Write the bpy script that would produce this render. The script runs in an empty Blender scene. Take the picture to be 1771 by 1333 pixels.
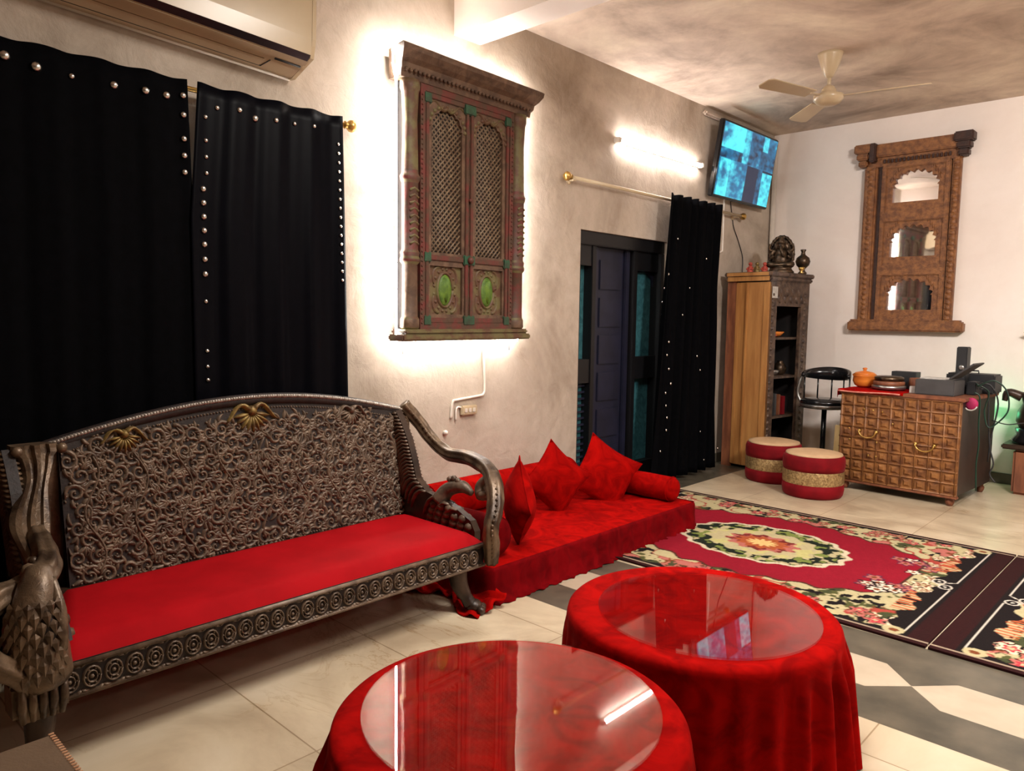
import bpy, bmesh, math, random
import numpy as np
from mathutils import Vector, Matrix, Euler
R = math.radians
rnd = random.Random(7)
S = bpy.context.scene
COL = S.collection

# ------------------------------------------------------------------ camera
cam = bpy.data.cameras.new('camera'); cam.sensor_width = 36; cam.lens = 1288.884/1771*36
cam.clip_start = .02
co = bpy.data.objects.new('camera', cam); COL.objects.link(co)
def cam_axes(yaw, pitch, roll):
    f = Vector((-math.sin(yaw)*math.cos(pitch), math.cos(yaw)*math.cos(pitch), math.sin(pitch)))
    r = Vector((math.cos(yaw), math.sin(yaw), 0)); u = r.cross(f)
    return r*math.cos(roll)+u*math.sin(roll), u*math.cos(roll)-r*math.sin(roll), f
r_, u_, f_ = cam_axes(R(43.44737), R(-5.24709), R(.806267))
co.matrix_world = Matrix(((r_.x, u_.x, -f_.x, 0), (r_.y, u_.y, -f_.y, 0), (r_.z, u_.z, -f_.z, 1.35), (0, 0, 0, 1)))
S.camera = co

# ------------------------------------------------------------------ world, lights, exposure
w = bpy.data.worlds.new('world'); S.world = w; w.use_nodes = True
w.node_tree.nodes['Background'].inputs[0].default_value = (1, .85, .7, 1)
w.node_tree.nodes['Background'].inputs[1].default_value = .0
S.view_settings.view_transform = 'Standard'; S.view_settings.look = 'None'
S.view_settings.gamma = 1; S.view_settings.use_curve_mapping = False
S.view_settings.exposure = 1.75
LED_STRENGTH = 44; TUBE_STRENGTH = 20; UNSEEN_LIGHT_POWER = 28

def area(name, loc, rot, sx, sy, power, color):
    l = bpy.data.lights.new(name, 'AREA'); l.shape = 'RECTANGLE'; l.size = sx; l.size_y = sy
    l.energy = power; l.color = color
    o = bpy.data.objects.new(name, l); COL.objects.link(o); o.location = loc; o.rotation_euler = rot
    return o
# area lights out of view, added to light the room
area('unseen_overhead_light', (-1.35, 2.35, 3.15), (R(-4), R(-4), 0), 1.2, .3, UNSEEN_LIGHT_POWER, (1, .94, .86))  # unseen overhead light, placed to light the tops and leave table skirts dark
area('right_fill_light', (1.9, 2.6, 2.55), (0, R(72), 0), .12, 1.2, UNSEEN_LIGHT_POWER*.10, (1, .9, .78))  # weak unseen fill added from the right side

area('back_wall_fill_light', (.7, 3.4, 3.12), (R(38), 0, R(-12)), 1.2, .3, 76, (1, .95, .91))  # unseen fill added to brighten the back wall

# ------------------------------------------------------------------ materials
def srgb(r, g, b):
    f = lambda c: (c/255/12.92) if c/255 <= .04045 else ((c/255+.055)/1.055)**2.4
    return (f(r), f(g), f(b), 1)
def newmat(name):
    m = bpy.data.materials.new(name); m.use_nodes = True
    nt = m.node_tree; return m, nt, nt.nodes['Principled BSDF']
def ramp(nt, fac, stops, interp='LINEAR'):
    n = nt.nodes.new('ShaderNodeValToRGB'); cr = n.color_ramp; cr.interpolation = interp
    while len(cr.elements) < len(stops): cr.elements.new(.5)
    for e, (p, c) in zip(cr.elements, stops): e.position = p; e.color = c
    nt.links.new(fac, n.inputs[0]); return n.outputs[0]
def noise(nt, scale, detail=4, rough=.55, dist=0, stretch=None, coord='Object'):
    tc = nt.nodes.new('ShaderNodeTexCoord'); n = nt.nodes.new('ShaderNodeTexNoise')
    n.inputs['Scale'].default_value = scale; n.inputs['Detail'].default_value = detail
    n.inputs['Roughness'].default_value = rough; n.inputs['Distortion'].default_value = dist
    src = tc.outputs[coord]
    if stretch:
        mp = nt.nodes.new('ShaderNodeMapping'); mp.inputs['Scale'].default_value = stretch
        nt.links.new(src, mp.inputs[0]); src = mp.outputs[0]
    nt.links.new(src, n.inputs['Vector']); return n.outputs['Fac']
def bump(nt, b, h, strength=.3, dist=.01):
    n = nt.nodes.new('ShaderNodeBump'); n.inputs['Strength'].default_value = strength; n.inputs['Distance'].default_value = dist
    nt.links.new(h, n.inputs['Height']); nt.links.new(n.outputs[0], b.inputs['Normal'])
def mat(name, c1, c2=None, scale=8, rough=.6, metal=0, bmp=0, bdist=.005, detail=4, dist=0, stretch=None, lo=.35, hi=.65, sheen=0, spec=.5, bscale=None):
    m, nt, b = newmat(name)
    b.inputs['Roughness'].default_value = rough; b.inputs['Metallic'].default_value = metal
    b.inputs['Specular IOR Level'].default_value = spec
    if sheen:
        b.inputs['Sheen Weight'].default_value = sheen; b.inputs['Sheen Roughness'].default_value = .4
        b.inputs['Sheen Tint'].default_value = tuple(min(1, v*1.6+.1) for v in c1[:3])+(1,)
    c2 = c2 or tuple(v*.8 for v in c1[:3])+(1,)
    f = noise(nt, scale, detail, .55, dist, stretch)
    nt.links.new(ramp(nt, f, [(lo, c2), (hi, c1)]), b.inputs['Base Color'])
    if bmp: bump(nt, b, noise(nt, bscale or scale*3, 4, .6, dist, stretch), bmp, bdist)
    return m
def emit(name, c, s):
    m, nt, b = newmat(name); b.inputs['Base Color'].default_value = c
    b.inputs['Emission Color'].default_value = c; b.inputs['Emission Strength'].default_value = s
    return m
M = {}
def wall_mat(name, base, dark, light, bm=.25, sc=1.1, mul=.35):
    m, nt, b = newmat(name); b.inputs['Roughness'].default_value = .75; b.inputs['Specular IOR Level'].default_value = .25
    big = noise(nt, sc, 6, .62, .6)
    col = ramp(nt, big, [(.28, dark), (.5, base), (.72, light)])
    sp = noise(nt, 9, 5, .7, .3)
    mx = nt.nodes.new('ShaderNodeMix'); mx.data_type = 'RGBA'; mx.blend_type = 'MULTIPLY'; mx.inputs[0].default_value = mul
    nt.links.new(col, mx.inputs[6]); nt.links.new(ramp(nt, sp, [(.3, (.72, .68, .62, 1)), (.6, (1, 1, 1, 1))]), mx.inputs[7])
    nt.links.new(mx.outputs[2], b.inputs['Base Color'])
    bump(nt, b, noise(nt, 6, 8, .6, .4), bm, .02); return m
M['wall_left'] = wall_mat('aged_plaster', srgb(186, 171, 155), srgb(146, 130, 114), srgb(206, 192, 177), .6, 1.1)
M['wall_back'] = wall_mat('cream_plaster', srgb(240, 228, 218), srgb(235, 221, 211), srgb(244, 234, 226), .06, mul=.08)
M['wall_dim'] = wall_mat('low_bounce_plaster', srgb(128, 110, 94), srgb(110, 94, 80), srgb(140, 122, 106))  # for the unseen walls, coloured dark to cut bounced light
M['ceiling'] = wall_mat('stained_ceiling', srgb(212, 194, 178), srgb(150, 132, 118), srgb(242, 228, 208), .15, 1.3)
def marble():
    m, nt, b = newmat('white_marble_tiles'); b.inputs['Roughness'].default_value = .3
    col = ramp(nt, noise(nt, 1.6, 6, .6, 1.2), [(.3, srgb(172, 152, 126)), (.55, srgb(205, 188, 160)), (.8, srgb(222, 208, 184))])
    v = noise(nt, 1.2, 8, .65, 2.4, (1, 2.6, 1))
    vein = ramp(nt, v, [(.485, (1, 1, 1, 1)), (.499, (.72, .62, .5, 1)), (.503, (.74, .64, .52, 1)), (.52, (1, 1, 1, 1))])
    msk = ramp(nt, noise(nt, .9, 2, .5), [(.48, (0, 0, 0, 1)), (.62, (1, 1, 1, 1))])
    mx = nt.nodes.new('ShaderNodeMix'); mx.data_type = 'RGBA'; mx.blend_type = 'MULTIPLY'
    nt.links.new(msk, mx.inputs[0]); nt.links.new(col, mx.inputs[6]); nt.links.new(vein, mx.inputs[7])
    tc = nt.nodes.new('ShaderNodeTexCoord'); br = nt.nodes.new('ShaderNodeTexBrick')
    mp = nt.nodes.new('ShaderNodeMapping'); mp.inputs['Location'].default_value = (.142, .01, 0)
    nt.links.new(tc.outputs['Object'], mp.inputs[0]); nt.links.new(mp.outputs[0], br.inputs['Vector'])
    br.offset = 0; br.inputs['Scale'].default_value = 1; br.inputs['Brick Width'].default_value = .6; br.inputs['Row Height'].default_value = .6
    br.inputs['Mortar Size'].default_value = .003; br.inputs['Mortar Smooth'].default_value = .3
    br.inputs['Color1'].default_value = (1, 1, 1, 1); br.inputs['Color2'].default_value = (.9, .89, .87, 1); br.inputs['Mortar'].default_value = (.55, .48, .40, 1)
    m2 = nt.nodes.new('ShaderNodeMix'); m2.data_type = 'RGBA'; m2.blend_type = 'MULTIPLY'; m2.inputs[0].default_value = 1
    nt.links.new(mx.outputs[2], m2.inputs[6]); nt.links.new(br.outputs['Color'], m2.inputs[7]); nt.links.new(m2.outputs[2], b.inputs['Base Color'])
    return m
M['marble'] = marble()
M['inlay_dark'] = mat('dark_green_stone', srgb(96, 88, 74), srgb(70, 66, 56), 6, .3, bmp=.03)
M['inlay_white'] = mat('white_inlay_marble', srgb(188, 172, 150), srgb(172, 156, 134), 3, .25)
M['curtain'] = mat('black_satin_fabric', (.0022, .0022, .003, 1), (.0016, .0016, .002, 1), 30, .8, bmp=.1, spec=.03)
M['curtain_satin'] = mat('black_satin_with_sheen', (.0022, .0022, .004, 1), (.0016, .0016, .003, 1), 30, .42, bmp=.05, spec=.05)
M['stud'] = mat('silver_stud', (.85, .85, .82, 1), (.6, .6, .58, 1), 40, .25, 1)
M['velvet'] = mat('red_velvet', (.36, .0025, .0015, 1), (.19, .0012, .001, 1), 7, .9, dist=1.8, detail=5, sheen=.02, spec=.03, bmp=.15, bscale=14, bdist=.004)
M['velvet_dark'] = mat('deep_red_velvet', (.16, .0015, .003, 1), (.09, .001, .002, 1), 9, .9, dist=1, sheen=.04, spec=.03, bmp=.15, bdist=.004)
M['seat'] = mat('red_seat_fabric', (.40, .004, .008, 1), (.32, .003, .006, 1), 5, .75, sheen=.02, spec=.06)
M['carve_hi'] = mat('silvered_carved_wood', srgb(122, 102, 84), srgb(80, 64, 52), 22, .45, .2, bmp=.5, bscale=90, bdist=.003)
M['carve_lo'] = mat('dark_carved_ground', srgb(42, 28, 24), srgb(24, 15, 13), 30, .6, bmp=.3)
M['arm'] = mat('worn_silver_brown_wood', srgb(124, 102, 80), srgb(60, 44, 32), 9, .36, .35, bmp=.6, bscale=40, bdist=.004, dist=.8)
M['arm_dark'] = mat('dark_brown_wood', srgb(66, 48, 36), srgb(38, 26, 20), 14, .4, .2, bmp=.4, bscale=40, bdist=.004)
M['gold'] = mat('dull_gold_paint', srgb(150, 126, 70), srgb(96, 72, 44), 30, .45, .4, bmp=.3)
M['rope'] = mat('silver_rope_trim', srgb(176, 166, 156), srgb(120, 106, 96), 60, .35, .5)
M['panel_wood'] = mat('painted_brown_wood', srgb(116, 90, 70), srgb(78, 57, 44), 14, .6, bmp=.6, bscale=50, dist=.6)
M['panel_red'] = mat('worn_red_paint', srgb(106, 46, 40), srgb(80, 57, 42), 16, .6, bmp=.5, bscale=50, lo=.42, hi=.62)
M['panel_green'] = mat('worn_green_paint', srgb(40, 86, 60), srgb(46, 56, 40), 18, .6, bmp=.4, bscale=60)
M['panel_olive'] = mat('olive_brown_paint', srgb(106, 96, 60), srgb(94, 64, 46), 12, .6, bmp=.5, bscale=50, lo=.42, hi=.58)
M['oval_green'] = mat('leaf_green_paint', srgb(98, 130, 38), srgb(64, 96, 30), 24, .55, bmp=.5, bscale=60)
M['lattice'] = mat('tan_lattice_wood', srgb(128, 108, 84), srgb(88, 66, 50), 30, .6)
M['hole'] = mat('dark_recess', srgb(30, 20, 17), srgb(20, 14, 12), 10, .8)
M['led'] = emit('led_light', (1, .98, .94, 1), LED_STRENGTH)
M['tube'] = emit('tube_light', (1, .94, .92, 1), TUBE_STRENGTH)
M['white_plastic'] = mat('white_plastic', srgb(222, 212, 200), srgb(205, 194, 180), 5, .35)
M['cream_plastic'] = mat('cream_plastic', srgb(190, 170, 138), srgb(182, 160, 128), 4, .28)
M['ac_under'] = mat('cream_vent_plastic', srgb(168, 144, 114), srgb(158, 134, 106), 4, .4)
M['black_gloss'] = mat('black_gloss_plastic', (.008, .008, .009, 1), (.006, .006, .007, 1), 5, .2)
M['black_matte'] = mat('black_matte_plastic', (.02, .02, .022, 1), (.012, .012, .013, 1), 5, .5)
M['grey_plastic'] = mat('dark_grey_plastic', srgb(74, 72, 72), srgb(58, 56, 56), 5, .5)
M['brass'] = mat('brass', srgb(214, 176, 104), srgb(176, 138, 72), 10, .3, .9)
M['navy'] = mat('dark_navy_paint', srgb(28, 30, 52), srgb(20, 22, 40), 6, .5, bmp=.1)
M['black_paint'] = mat('black_paint', srgb(9, 9, 13), srgb(6, 6, 9), 6, .5)
M['oak'] = mat('honey_wood', srgb(184, 132, 74), srgb(156, 104, 54), 3, .5, stretch=(6, 6, .7), bmp=.1)
M['rust_wood'] = mat('reddish_wood', srgb(140, 84, 54), srgb(104, 58, 38), 6, .55, stretch=(4, 4, .8))
M['cab_dark'] = mat('dark_carved_cabinet_wood', srgb(98, 76, 60), srgb(52, 36, 30), 18, .5, bmp=.7, bscale=60)
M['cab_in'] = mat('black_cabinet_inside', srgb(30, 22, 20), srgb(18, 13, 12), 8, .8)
M['jh'] = mat('carved_teak', srgb(150, 98, 54), srgb(106, 64, 36), 26, .5, bmp=.8, bscale=80, bdist=.006)
M['jh_dark'] = mat('dark_teak', srgb(66, 38, 26), srgb(44, 24, 18), 20, .5, bmp=.6, bscale=60)
M['mirror'] = mat('mirror_glass', (.9, .92, .95, 1), (.9, .92, .95, 1), 1, .03, 1)
M['chest'] = mat('carved_sheesham', srgb(150, 100, 54), srgb(98, 58, 32), 16, .45, .1, bmp=.5, bscale=60)
M['chest_dark'] = mat('dark_chest_side', srgb(50, 34, 28), srgb(34, 24, 20), 6, .5)
M['pouf_top'] = mat('cream_pouf_top', srgb(206, 172, 132), srgb(186, 150, 112), 5, .7)
M['pouf_red'] = mat('red_pouf_fabric', (.20, .003, .007, 1), (.13, .002, .005, 1), 8, .8, sheen=.3, spec=.15)
M['sequin'] = mat('gold_sequin_band', srgb(205, 176, 124), srgb(130, 100, 64), 70, .3, .55, bmp=.8, bscale=160, bdist=.004)
M['leather'] = mat('tan_leather', srgb(116, 94, 74), srgb(100, 80, 62), 5, .5, bmp=.2, bscale=120)
M['stitch'] = mat('cream_stitching', srgb(206, 160, 124), srgb(190, 140, 104), 30, .7)
M['bronze'] = mat('dark_bronze', srgb(96, 78, 60), srgb(44, 34, 28), 20, .32, .8, bmp=.4, bscale=60)
M['redclay'] = mat('red_clay', srgb(190, 78, 58), srgb(150, 50, 40), 12, .6)
M['orange'] = mat('orange_pot', srgb(224, 132, 50), srgb(196, 100, 36), 8, .3)
M['steel'] = mat('dull_steel', (.45, .44, .42, 1), (.3, .29, .27, 1), 20, .3, .9)
M['green_cable'] = mat('dark_green_cable', srgb(20, 60, 44), srgb(14, 40, 30), 8, .4)
M['magenta'] = mat('magenta_cloth', srgb(170, 24, 84), srgb(130, 14, 60), 12, .7)
M['pinkfringe'] = mat('pink_trim', srgb(216, 140, 124), srgb(196, 110, 96), 40, .7)
M['teal'] = mat('teal_patterned_glass', srgb(66, 118, 124), srgb(40, 82, 90), 14, .3, dist=2, lo=.35, hi=.65)
M['paper'] = mat('pale_paper', srgb(200, 196, 190), srgb(170, 164, 156), 30, .7)
M['leaf'] = mat('olive_leaf', srgb(122, 116, 60), srgb(90, 88, 44), 12, .5)
M['creamwood'] = mat('cream_wood', srgb(226, 196, 136), srgb(210, 176, 116), 5, .5)
def glass_mat():
    m = bpy.data.materials.new('clear_table_glass'); m.use_nodes = True; nt = m.node_tree; nt.nodes.clear()
    o = nt.nodes.new('ShaderNodeOutputMaterial'); g = nt.nodes.new('ShaderNodeBsdfGlossy'); g.inputs['Roughness'].default_value = .012
    t = nt.nodes.new('ShaderNodeBsdfTransparent'); t.inputs['Color'].default_value = (.985, .99, .988, 1)
    lw = nt.nodes.new('ShaderNodeLayerWeight'); pw = nt.nodes.new('ShaderNodeMath'); pw.operation = 'POWER'; pw.inputs[1].default_value = 3.6
    f = nt.nodes.new('ShaderNodeMath'); f.operation = 'MULTIPLY_ADD'; f.inputs[1].default_value = .8; f.inputs[2].default_value = .055
    lw.inputs[0].default_value = .5; nt.links.new(lw.outputs['Facing'], pw.inputs[0]); nt.links.new(pw.outputs[0], f.inputs[0])
    mx = nt.nodes.new('ShaderNodeMixShader'); nt.links.new(f.outputs[0], mx.inputs[0]); nt.links.new(t.outputs[0], mx.inputs[1]); nt.links.new(g.outputs[0], mx.inputs[2])
    nt.links.new(mx.outputs[0], o.inputs['Surface']); return m
M['glass'] = glass_mat()
def vcol_mat(name, emission=0, rough=.9):
    m, nt, b = newmat(name); a = nt.nodes.new('ShaderNodeVertexColor'); a.layer_name = 'pattern'
    b.inputs['Roughness'].default_value = rough; b.inputs['Specular IOR Level'].default_value = .1 if not emission else .5
    if emission:
        b.inputs['Base Color'].default_value = (.01, .01, .012, 1)
        nt.links.new(a.outputs['Color'], b.inputs['Emission Color']); b.inputs['Emission Strength'].default_value = emission
    else:
        nt.links.new(a.outputs['Color'], b.inputs['Base Color']); bump(nt, b, noise(nt, 220, 2), .5, .004)
    return m
M['rug'] = vcol_mat('woven_rug_pile'); M['screen'] = vcol_mat('screen_picture', .36, .15)

# ------------------------------------------------------------------ mesh helpers
class MB:
    def __init__(s): s.v = []; s.f = []; s.m = []; s.s = []
    def add(s, vs, fs, mi=0, sm=False):
        b = len(s.v); s.v += [tuple(v) for v in vs]
        for f in fs: s.f.append(tuple(b+i for i in f)); s.m.append(mi); s.s.append(sm)
        return s
    def box(s, a, b, mi=0, bev=0):
        x0, y0, z0 = (min(a[i], b[i]) for i in range(3)); x1, y1, z1 = (max(a[i], b[i]) for i in range(3))
        if bev:
            bev = min(bev, (x1-x0)*.45, (y1-y0)*.45, (z1-z0)*.45)
            bm = bmesh.new(); bmesh.ops.create_cube(bm, size=1)
            for v in bm.verts: v.co = Vector(((x0+x1)/2+v.co.x*(x1-x0), (y0+y1)/2+v.co.y*(y1-y0), (z0+z1)/2+v.co.z*(z1-z0)))
            bmesh.ops.bevel(bm, geom=bm.edges[:], offset=bev, segments=2, affect='EDGES')
            s.bm(bm, mi, False); return s
        vs = [(x, y, z) for z in (z0, z1) for y in (y0, y1) for x in (x0, x1)]
        return s.add(vs, [(0, 2, 3, 1), (4, 5, 7, 6), (0, 1, 5, 4), (2, 6, 7, 3), (0, 4, 6, 2), (1, 3, 7, 5)], mi)
    def bm(s, bm, mi=0, sm=True):
        bm.verts.index_update(); s.add([v.co[:] for v in bm.verts], [[v.index for v in f.verts] for f in bm.faces], mi, sm); bm.free(); return s
    def lathe(s, prof, c=(0, 0, 0), seg=24, mi=0, axis='z', caps=True, sx=1, sy=1):
        vs = []; fs = []
        for r, h in prof:
            for k in range(seg):
                a = 2*math.pi*k/seg; p = (r*math.cos(a)*sx, r*math.sin(a)*sy, h)
                if axis == 'x': p = (p[2], p[0], p[1])
                if axis == 'y': p = (p[0], p[2], p[1])
                vs.append((p[0]+c[0], p[1]+c[1], p[2]+c[2]))
        n = len(prof)
        for i in range(n-1):
            for k in range(seg): fs.append((i*seg+k, i*seg+(k+1) % seg, (i+1)*seg+(k+1) % seg, (i+1)*seg+k))
        if caps: fs.append(tuple(range(seg))[::-1]); fs.append(tuple((n-1)*seg+k for k in range(seg)))
        return s.add(vs, fs, mi, True)
    def tube(s, pts, r, seg=8, mi=0, closed=False, flat=1, up=None):
        pts = [Vector(p) for p in pts]; n = len(pts); rs = r if isinstance(r, (list, tuple)) else [r]*n
        vs = []; fs = []; nrm = None
        for i, p in enumerate(pts):
            t = (pts[(i+1) % n]-pts[i-1]) if closed else (pts[min(i+1, n-1)]-pts[max(i-1, 0)])
            t = t.normalized() if t.length > 1e-9 else Vector((0, 0, 1))
            if nrm is None:
                nrm = Vector(up) if up else (Vector((0, 0, 1)) if abs(t.z) < .9 else Vector((1, 0, 0)))
            nrm = (nrm-t*nrm.dot(t)); nrm = nrm.normalized() if nrm.length > 1e-6 else t.orthogonal().normalized()
            b = t.cross(nrm)
            for k in range(seg):
                a = 2*math.pi*k/seg; vs.append(p+(nrm*math.cos(a)*flat+b*math.sin(a))*rs[i])
        for i in range(n if closed else n-1):
            j = (i+1) % n
            for k in range(seg): fs.append((i*seg+k, i*seg+(k+1) % seg, j*seg+(k+1) % seg, j*seg+k))
        if not closed: fs.append(tuple(range(seg))[::-1]); fs.append(tuple((n-1)*seg+k for k in range(seg)))
        return s.add(vs, fs, mi, True)
    def ball(s, c, r, mi=0, seg=12, rings=8, sq=(1, 1, 1)):
        prof = [(math.sin(math.pi*i/rings)*r+1e-5, -math.cos(math.pi*i/rings)*r) for i in range(rings+1)]
        b = len(s.v); s.lathe(prof, (0, 0, 0), seg, mi, caps=False)
        for i in range(b, len(s.v)): v = s.v[i]; s.v[i] = (v[0]*sq[0]+c[0], v[1]*sq[1]+c[1], v[2]*sq[2]+c[2])
        return s
    def poly(s, outer, holes, h0, h1, fmap, mi=0):
        """2D outline with holes, extruded between heights h0 and h1; fmap(u, v, h) -> point"""
        cu = bpy.data.curves.new('outline', 'CURVE'); cu.dimensions = '2D'; cu.fill_mode = 'BOTH'; cu.extrude = .5
        for lp in [outer]+list(holes):
            sp = cu.splines.new('POLY'); sp.points.add(len(lp)-1); sp.use_cyclic_u = True
            for i, p in enumerate(lp): sp.points[i].co = (p[0], p[1], 0, 1)
        o = bpy.data.objects.new('outline', cu); COL.objects.link(o)
        me = bpy.data.meshes.new_from_object(o)
        s.add([fmap(v.co.x, v.co.y, h1 if v.co.z > 0 else h0) for v in me.vertices], [tuple(p.vertices) for p in me.polygons], mi)
        bpy.data.objects.remove(o); bpy.data.curves.remove(cu); bpy.data.meshes.remove(me); return s
    def strip(s, pts, wd, h, fmap, mi=0, base=0):
        """raised carved ridge following 2D points"""
        n = len(pts); vs = []; fs = []
        for i, p in enumerate(pts):
            a = pts[max(i-1, 0)]; b = pts[min(i+1, n-1)]; tx, ty = b[0]-a[0], b[1]-a[1]; L = math.hypot(tx, ty) or 1
            nx, ny = -ty/L, tx/L; w_ = wd[i] if isinstance(wd, (list, tuple)) else wd
            hh = h*(.35+.65*min(1, w_/(max(wd) if isinstance(wd, (list, tuple)) else w_)))
            vs += [fmap(p[0]+nx*w_, p[1]+ny*w_, base), fmap(p[0]+nx*w_*.35, p[1]+ny*w_*.35, base+hh), fmap(p[0]-nx*w_*.35, p[1]-ny*w_*.35, base+hh), fmap(p[0]-nx*w_, p[1]-ny*w_, base)]
        for i in range(n-1):
            for k in range(3): fs.append((4*i+k, 4*i+k+1, 4*i+k+5, 4*i+k+4))
        fs += [(0, 1, 2, 3), (4*n-1, 4*n-2, 4*n-3, 4*n-4)]
        return s.add(vs, fs, mi, True)
    def dome(s, u, v, r, h, fmap, mi=0, seg=7):
        vs = [fmap(u+r*math.cos(2*math.pi*k/seg), v+r*math.sin(2*math.pi*k/seg), 0) for k in range(seg)]
        vs += [fmap(u+r*.7*math.cos(2*math.pi*k/seg), v+r*.7*math.sin(2*math.pi*k/seg), h*.75) for k in range(seg)]+[fmap(u, v, h)]
        fs = [(k, (k+1) % seg, seg+(k+1) % seg, seg+k) for k in range(seg)]+[(seg+k, seg+(k+1) % seg, 2*seg) for k in range(seg)]
        return s.add(vs, fs, mi, True)
    def build(s, name, mats, parent=None, rz=None, subdiv=0, loc=None, flat=False):
        if flat: s.s = [False]*len(s.s)
        me = bpy.data.meshes.new(name); me.from_pydata(s.v, [], s.f)
        for m in (mats if isinstance(mats, (list, tuple)) else [mats]): me.materials.append(M[m] if isinstance(m, str) else m)
        me.polygons.foreach_set('material_index', s.m); me.polygons.foreach_set('use_smooth', s.s)
        bm = bmesh.new(); bm.from_mesh(me); bmesh.ops.recalc_face_normals(bm, faces=bm.faces[:]); bm.to_mesh(me); bm.free()
        me.update(); o = bpy.data.objects.new(name, me); COL.objects.link(o)
        if parent: o.parent = parent
        if loc: o.location = loc
        if subdiv: md = o.modifiers.new('smooth', 'SUBSURF'); md.levels = md.render_levels = subdiv
        return o
def tag(o, label, cat, group=None, kind=None):
    o['label'] = label; o['category'] = cat
    if group: o['group'] = group
    if kind: o['kind'] = kind
    return o
def thing(name, label, cat, loc=(0, 0, 0), rz=0, group=None, rot=None):
    o = bpy.data.objects.new(name, None); COL.objects.link(o); o.empty_display_size = .1
    o.location = loc; o.rotation_euler = rot or (0, 0, rz); return tag(o, label, cat, group)
def struct(o): o['kind'] = 'structure'; return o
def smooth_path(pts, n=8):
    """Catmull-Rom"""
    P = [Vector(p) for p in pts]; P = [P[0]*2-P[1]]+P+[P[-1]*2-P[-2]]; out = []
    for i in range(1, len(P)-2):
        for k in range(n):
            t = k/n; a, b, c, d = P[i-1:i+3]
            out.append(.5*((2*b)+(c-a)*t+(2*a-5*b+4*c-d)*t*t+(3*b-a-3*c+d)*t**3))
    return out+[P[-2]]
def lerp_list(vals, n):
    return [float(np.interp(i/(n-1)*(len(vals)-1), range(len(vals)), vals)) for i in range(n)]

# ------------------------------------------------------------------ the room
XL, YB, H, XR, YF = -3.409, 7.40, 3.205, 2.3, -2.2
b = MB()
DY0, DY1, DZ = 4.30, 5.46, 1.99     # doorway in the left wall
for (y0, y1, z0, z1) in ((YF, DY0, 0, H), (DY0, DY1, DZ, H), (DY1, YB, 0, H)): b.box((XL-.25, y0, z0), (XL, y1, z1))
struct(b.build('wall_left', 'wall_left'))
struct(MB().box((XL-.25, YB, 0), (XR+.2, YB+.2, H)).build('wall_back', 'wall_back'))
struct(MB().box((XR, YF, 0), (XR+.2, YB, H)).build('wall_right', 'wall_dim'))
struct(MB().box((XL-.25, YF-.2, 0), (XR+.2, YF, H)).build('wall_front', 'wall_dim'))
struct(MB().box((XL-.25, YF-.2, H), (XR+.2, YB+.2, H+.2)).build('ceiling', 'ceiling'))
b = MB()
b.add([(XL-.3, YF-.2, 0), (XR+.2, YF-.2, 0), (XR+.2, 2.61, 0), (XL-.3, 2.61, 0)], [(0, 1, 2, 3)], 0)
b.add([(-3.06, 3.365, 0), (XR+.2, 3.365, 0), (XR+.2, YB+.1, 0), (-3.06, YB+.1, 0)], [(0, 1, 2, 3)], 0)
b.add([(XL-.3, 3.365, 0), (-3.06, 3.365, 0), (-3.06, YB+.1, 0), (XL-.3, YB+.1, 0)], [(0, 1, 2, 3)], 1)
xs = [-.742+.6*k for k in range(-6, 7)]; ym = 2.972
for x0, x1 in zip(xs[:-1], xs[1:]):
    d = .125
    b.add([(x0, ym, 0), (x0+d, 2.85, 0), (x1-d, 2.85, 0), (x1, ym, 0), (x1-d, 3.105, 0), (x0+d, 3.105, 0)], [(0, 1, 2, 3, 4, 5)], 2)
    b.add([(x0, 2.61, 0), (x1, 2.61, 0), (x1, ym, 0), (x1-d, 2.85, 0), (x0+d, 2.85, 0), (x0, ym, 0)], [(0, 1, 2, 3, 4, 5)], 1)
    b.add([(x0, 3.365, 0), (x0, ym, 0), (x0+d, 3.105, 0), (x1-d, 3.105, 0), (x1, ym, 0), (x1, 3.365, 0)], [(0, 1, 2, 3, 4, 5)], 1)
fl = b.build('floor', ['marble', 'inlay_dark', 'inlay_white']); struct(fl)
for p in fl.data.polygons: pass
struct(MB().box((XL, 3.06, 3.0), (XR, 3.275, H)).build('trim_1', 'wall_back'))           # ceiling beam
struct(MB().box((XL, YB-.012, 0), (XR, YB, .09), bev=.004).build('baseboard_back', 'inlay_dark'))
struct(MB().box((XL, DY1+.02, 0), (XL+.012, YB-.02, .09), bev=.004).build('baseboard_left', 'inlay_dark'))
struct(MB().box((XL, 5.95, 3.12), (XL+.045, YB-.01, 3.165), bev=.015).build('trim_2', 'wall_left'))    # conduit ledge under the ceiling

# door in its recess
b = MB()
x0 = XL-.16
b.box((x0, DY0+.002, DZ-.10), (XL-.02, DY1-.002, DZ-.002), bev=.006); b.box((x0, DY0+.002, 0), (XL-.02, DY0+.035, DZ-.1), bev=.004); b.box((x0, DY1-.05, 0), (XL-.02, DY1-.002, DZ-.1), bev=.004)
b.box((x0, 4.50, 0), (XL-.04, 4.55, DZ-.1), bev=.004); b.box((x0, 5.05, 0), (XL-.04, 5.10, DZ-.1), bev=.004)
for y0, y1 in ((4.335, 4.50), (5.10, 5.41)): b.box((x0, y0, .86), (XL-.05, y1, 1.04)); b.box((x0, y0, 0), (XL-.05, y1, .16)); b.box((x0, y0, 1.74), (XL-.05, y1, DZ-.1))
dr = struct(b.build('door_1', 'black_paint'))
b = MB(); b.box((x0+.02, 4.55, .01), (x0+.06, 5.05, DZ-.1))
for k in range(6):
    z0 = .12+k*.29
    b.box((x0+.06, 4.66, z0), (x0+.072, 4.94, z0+.23), bev=.01)
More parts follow.
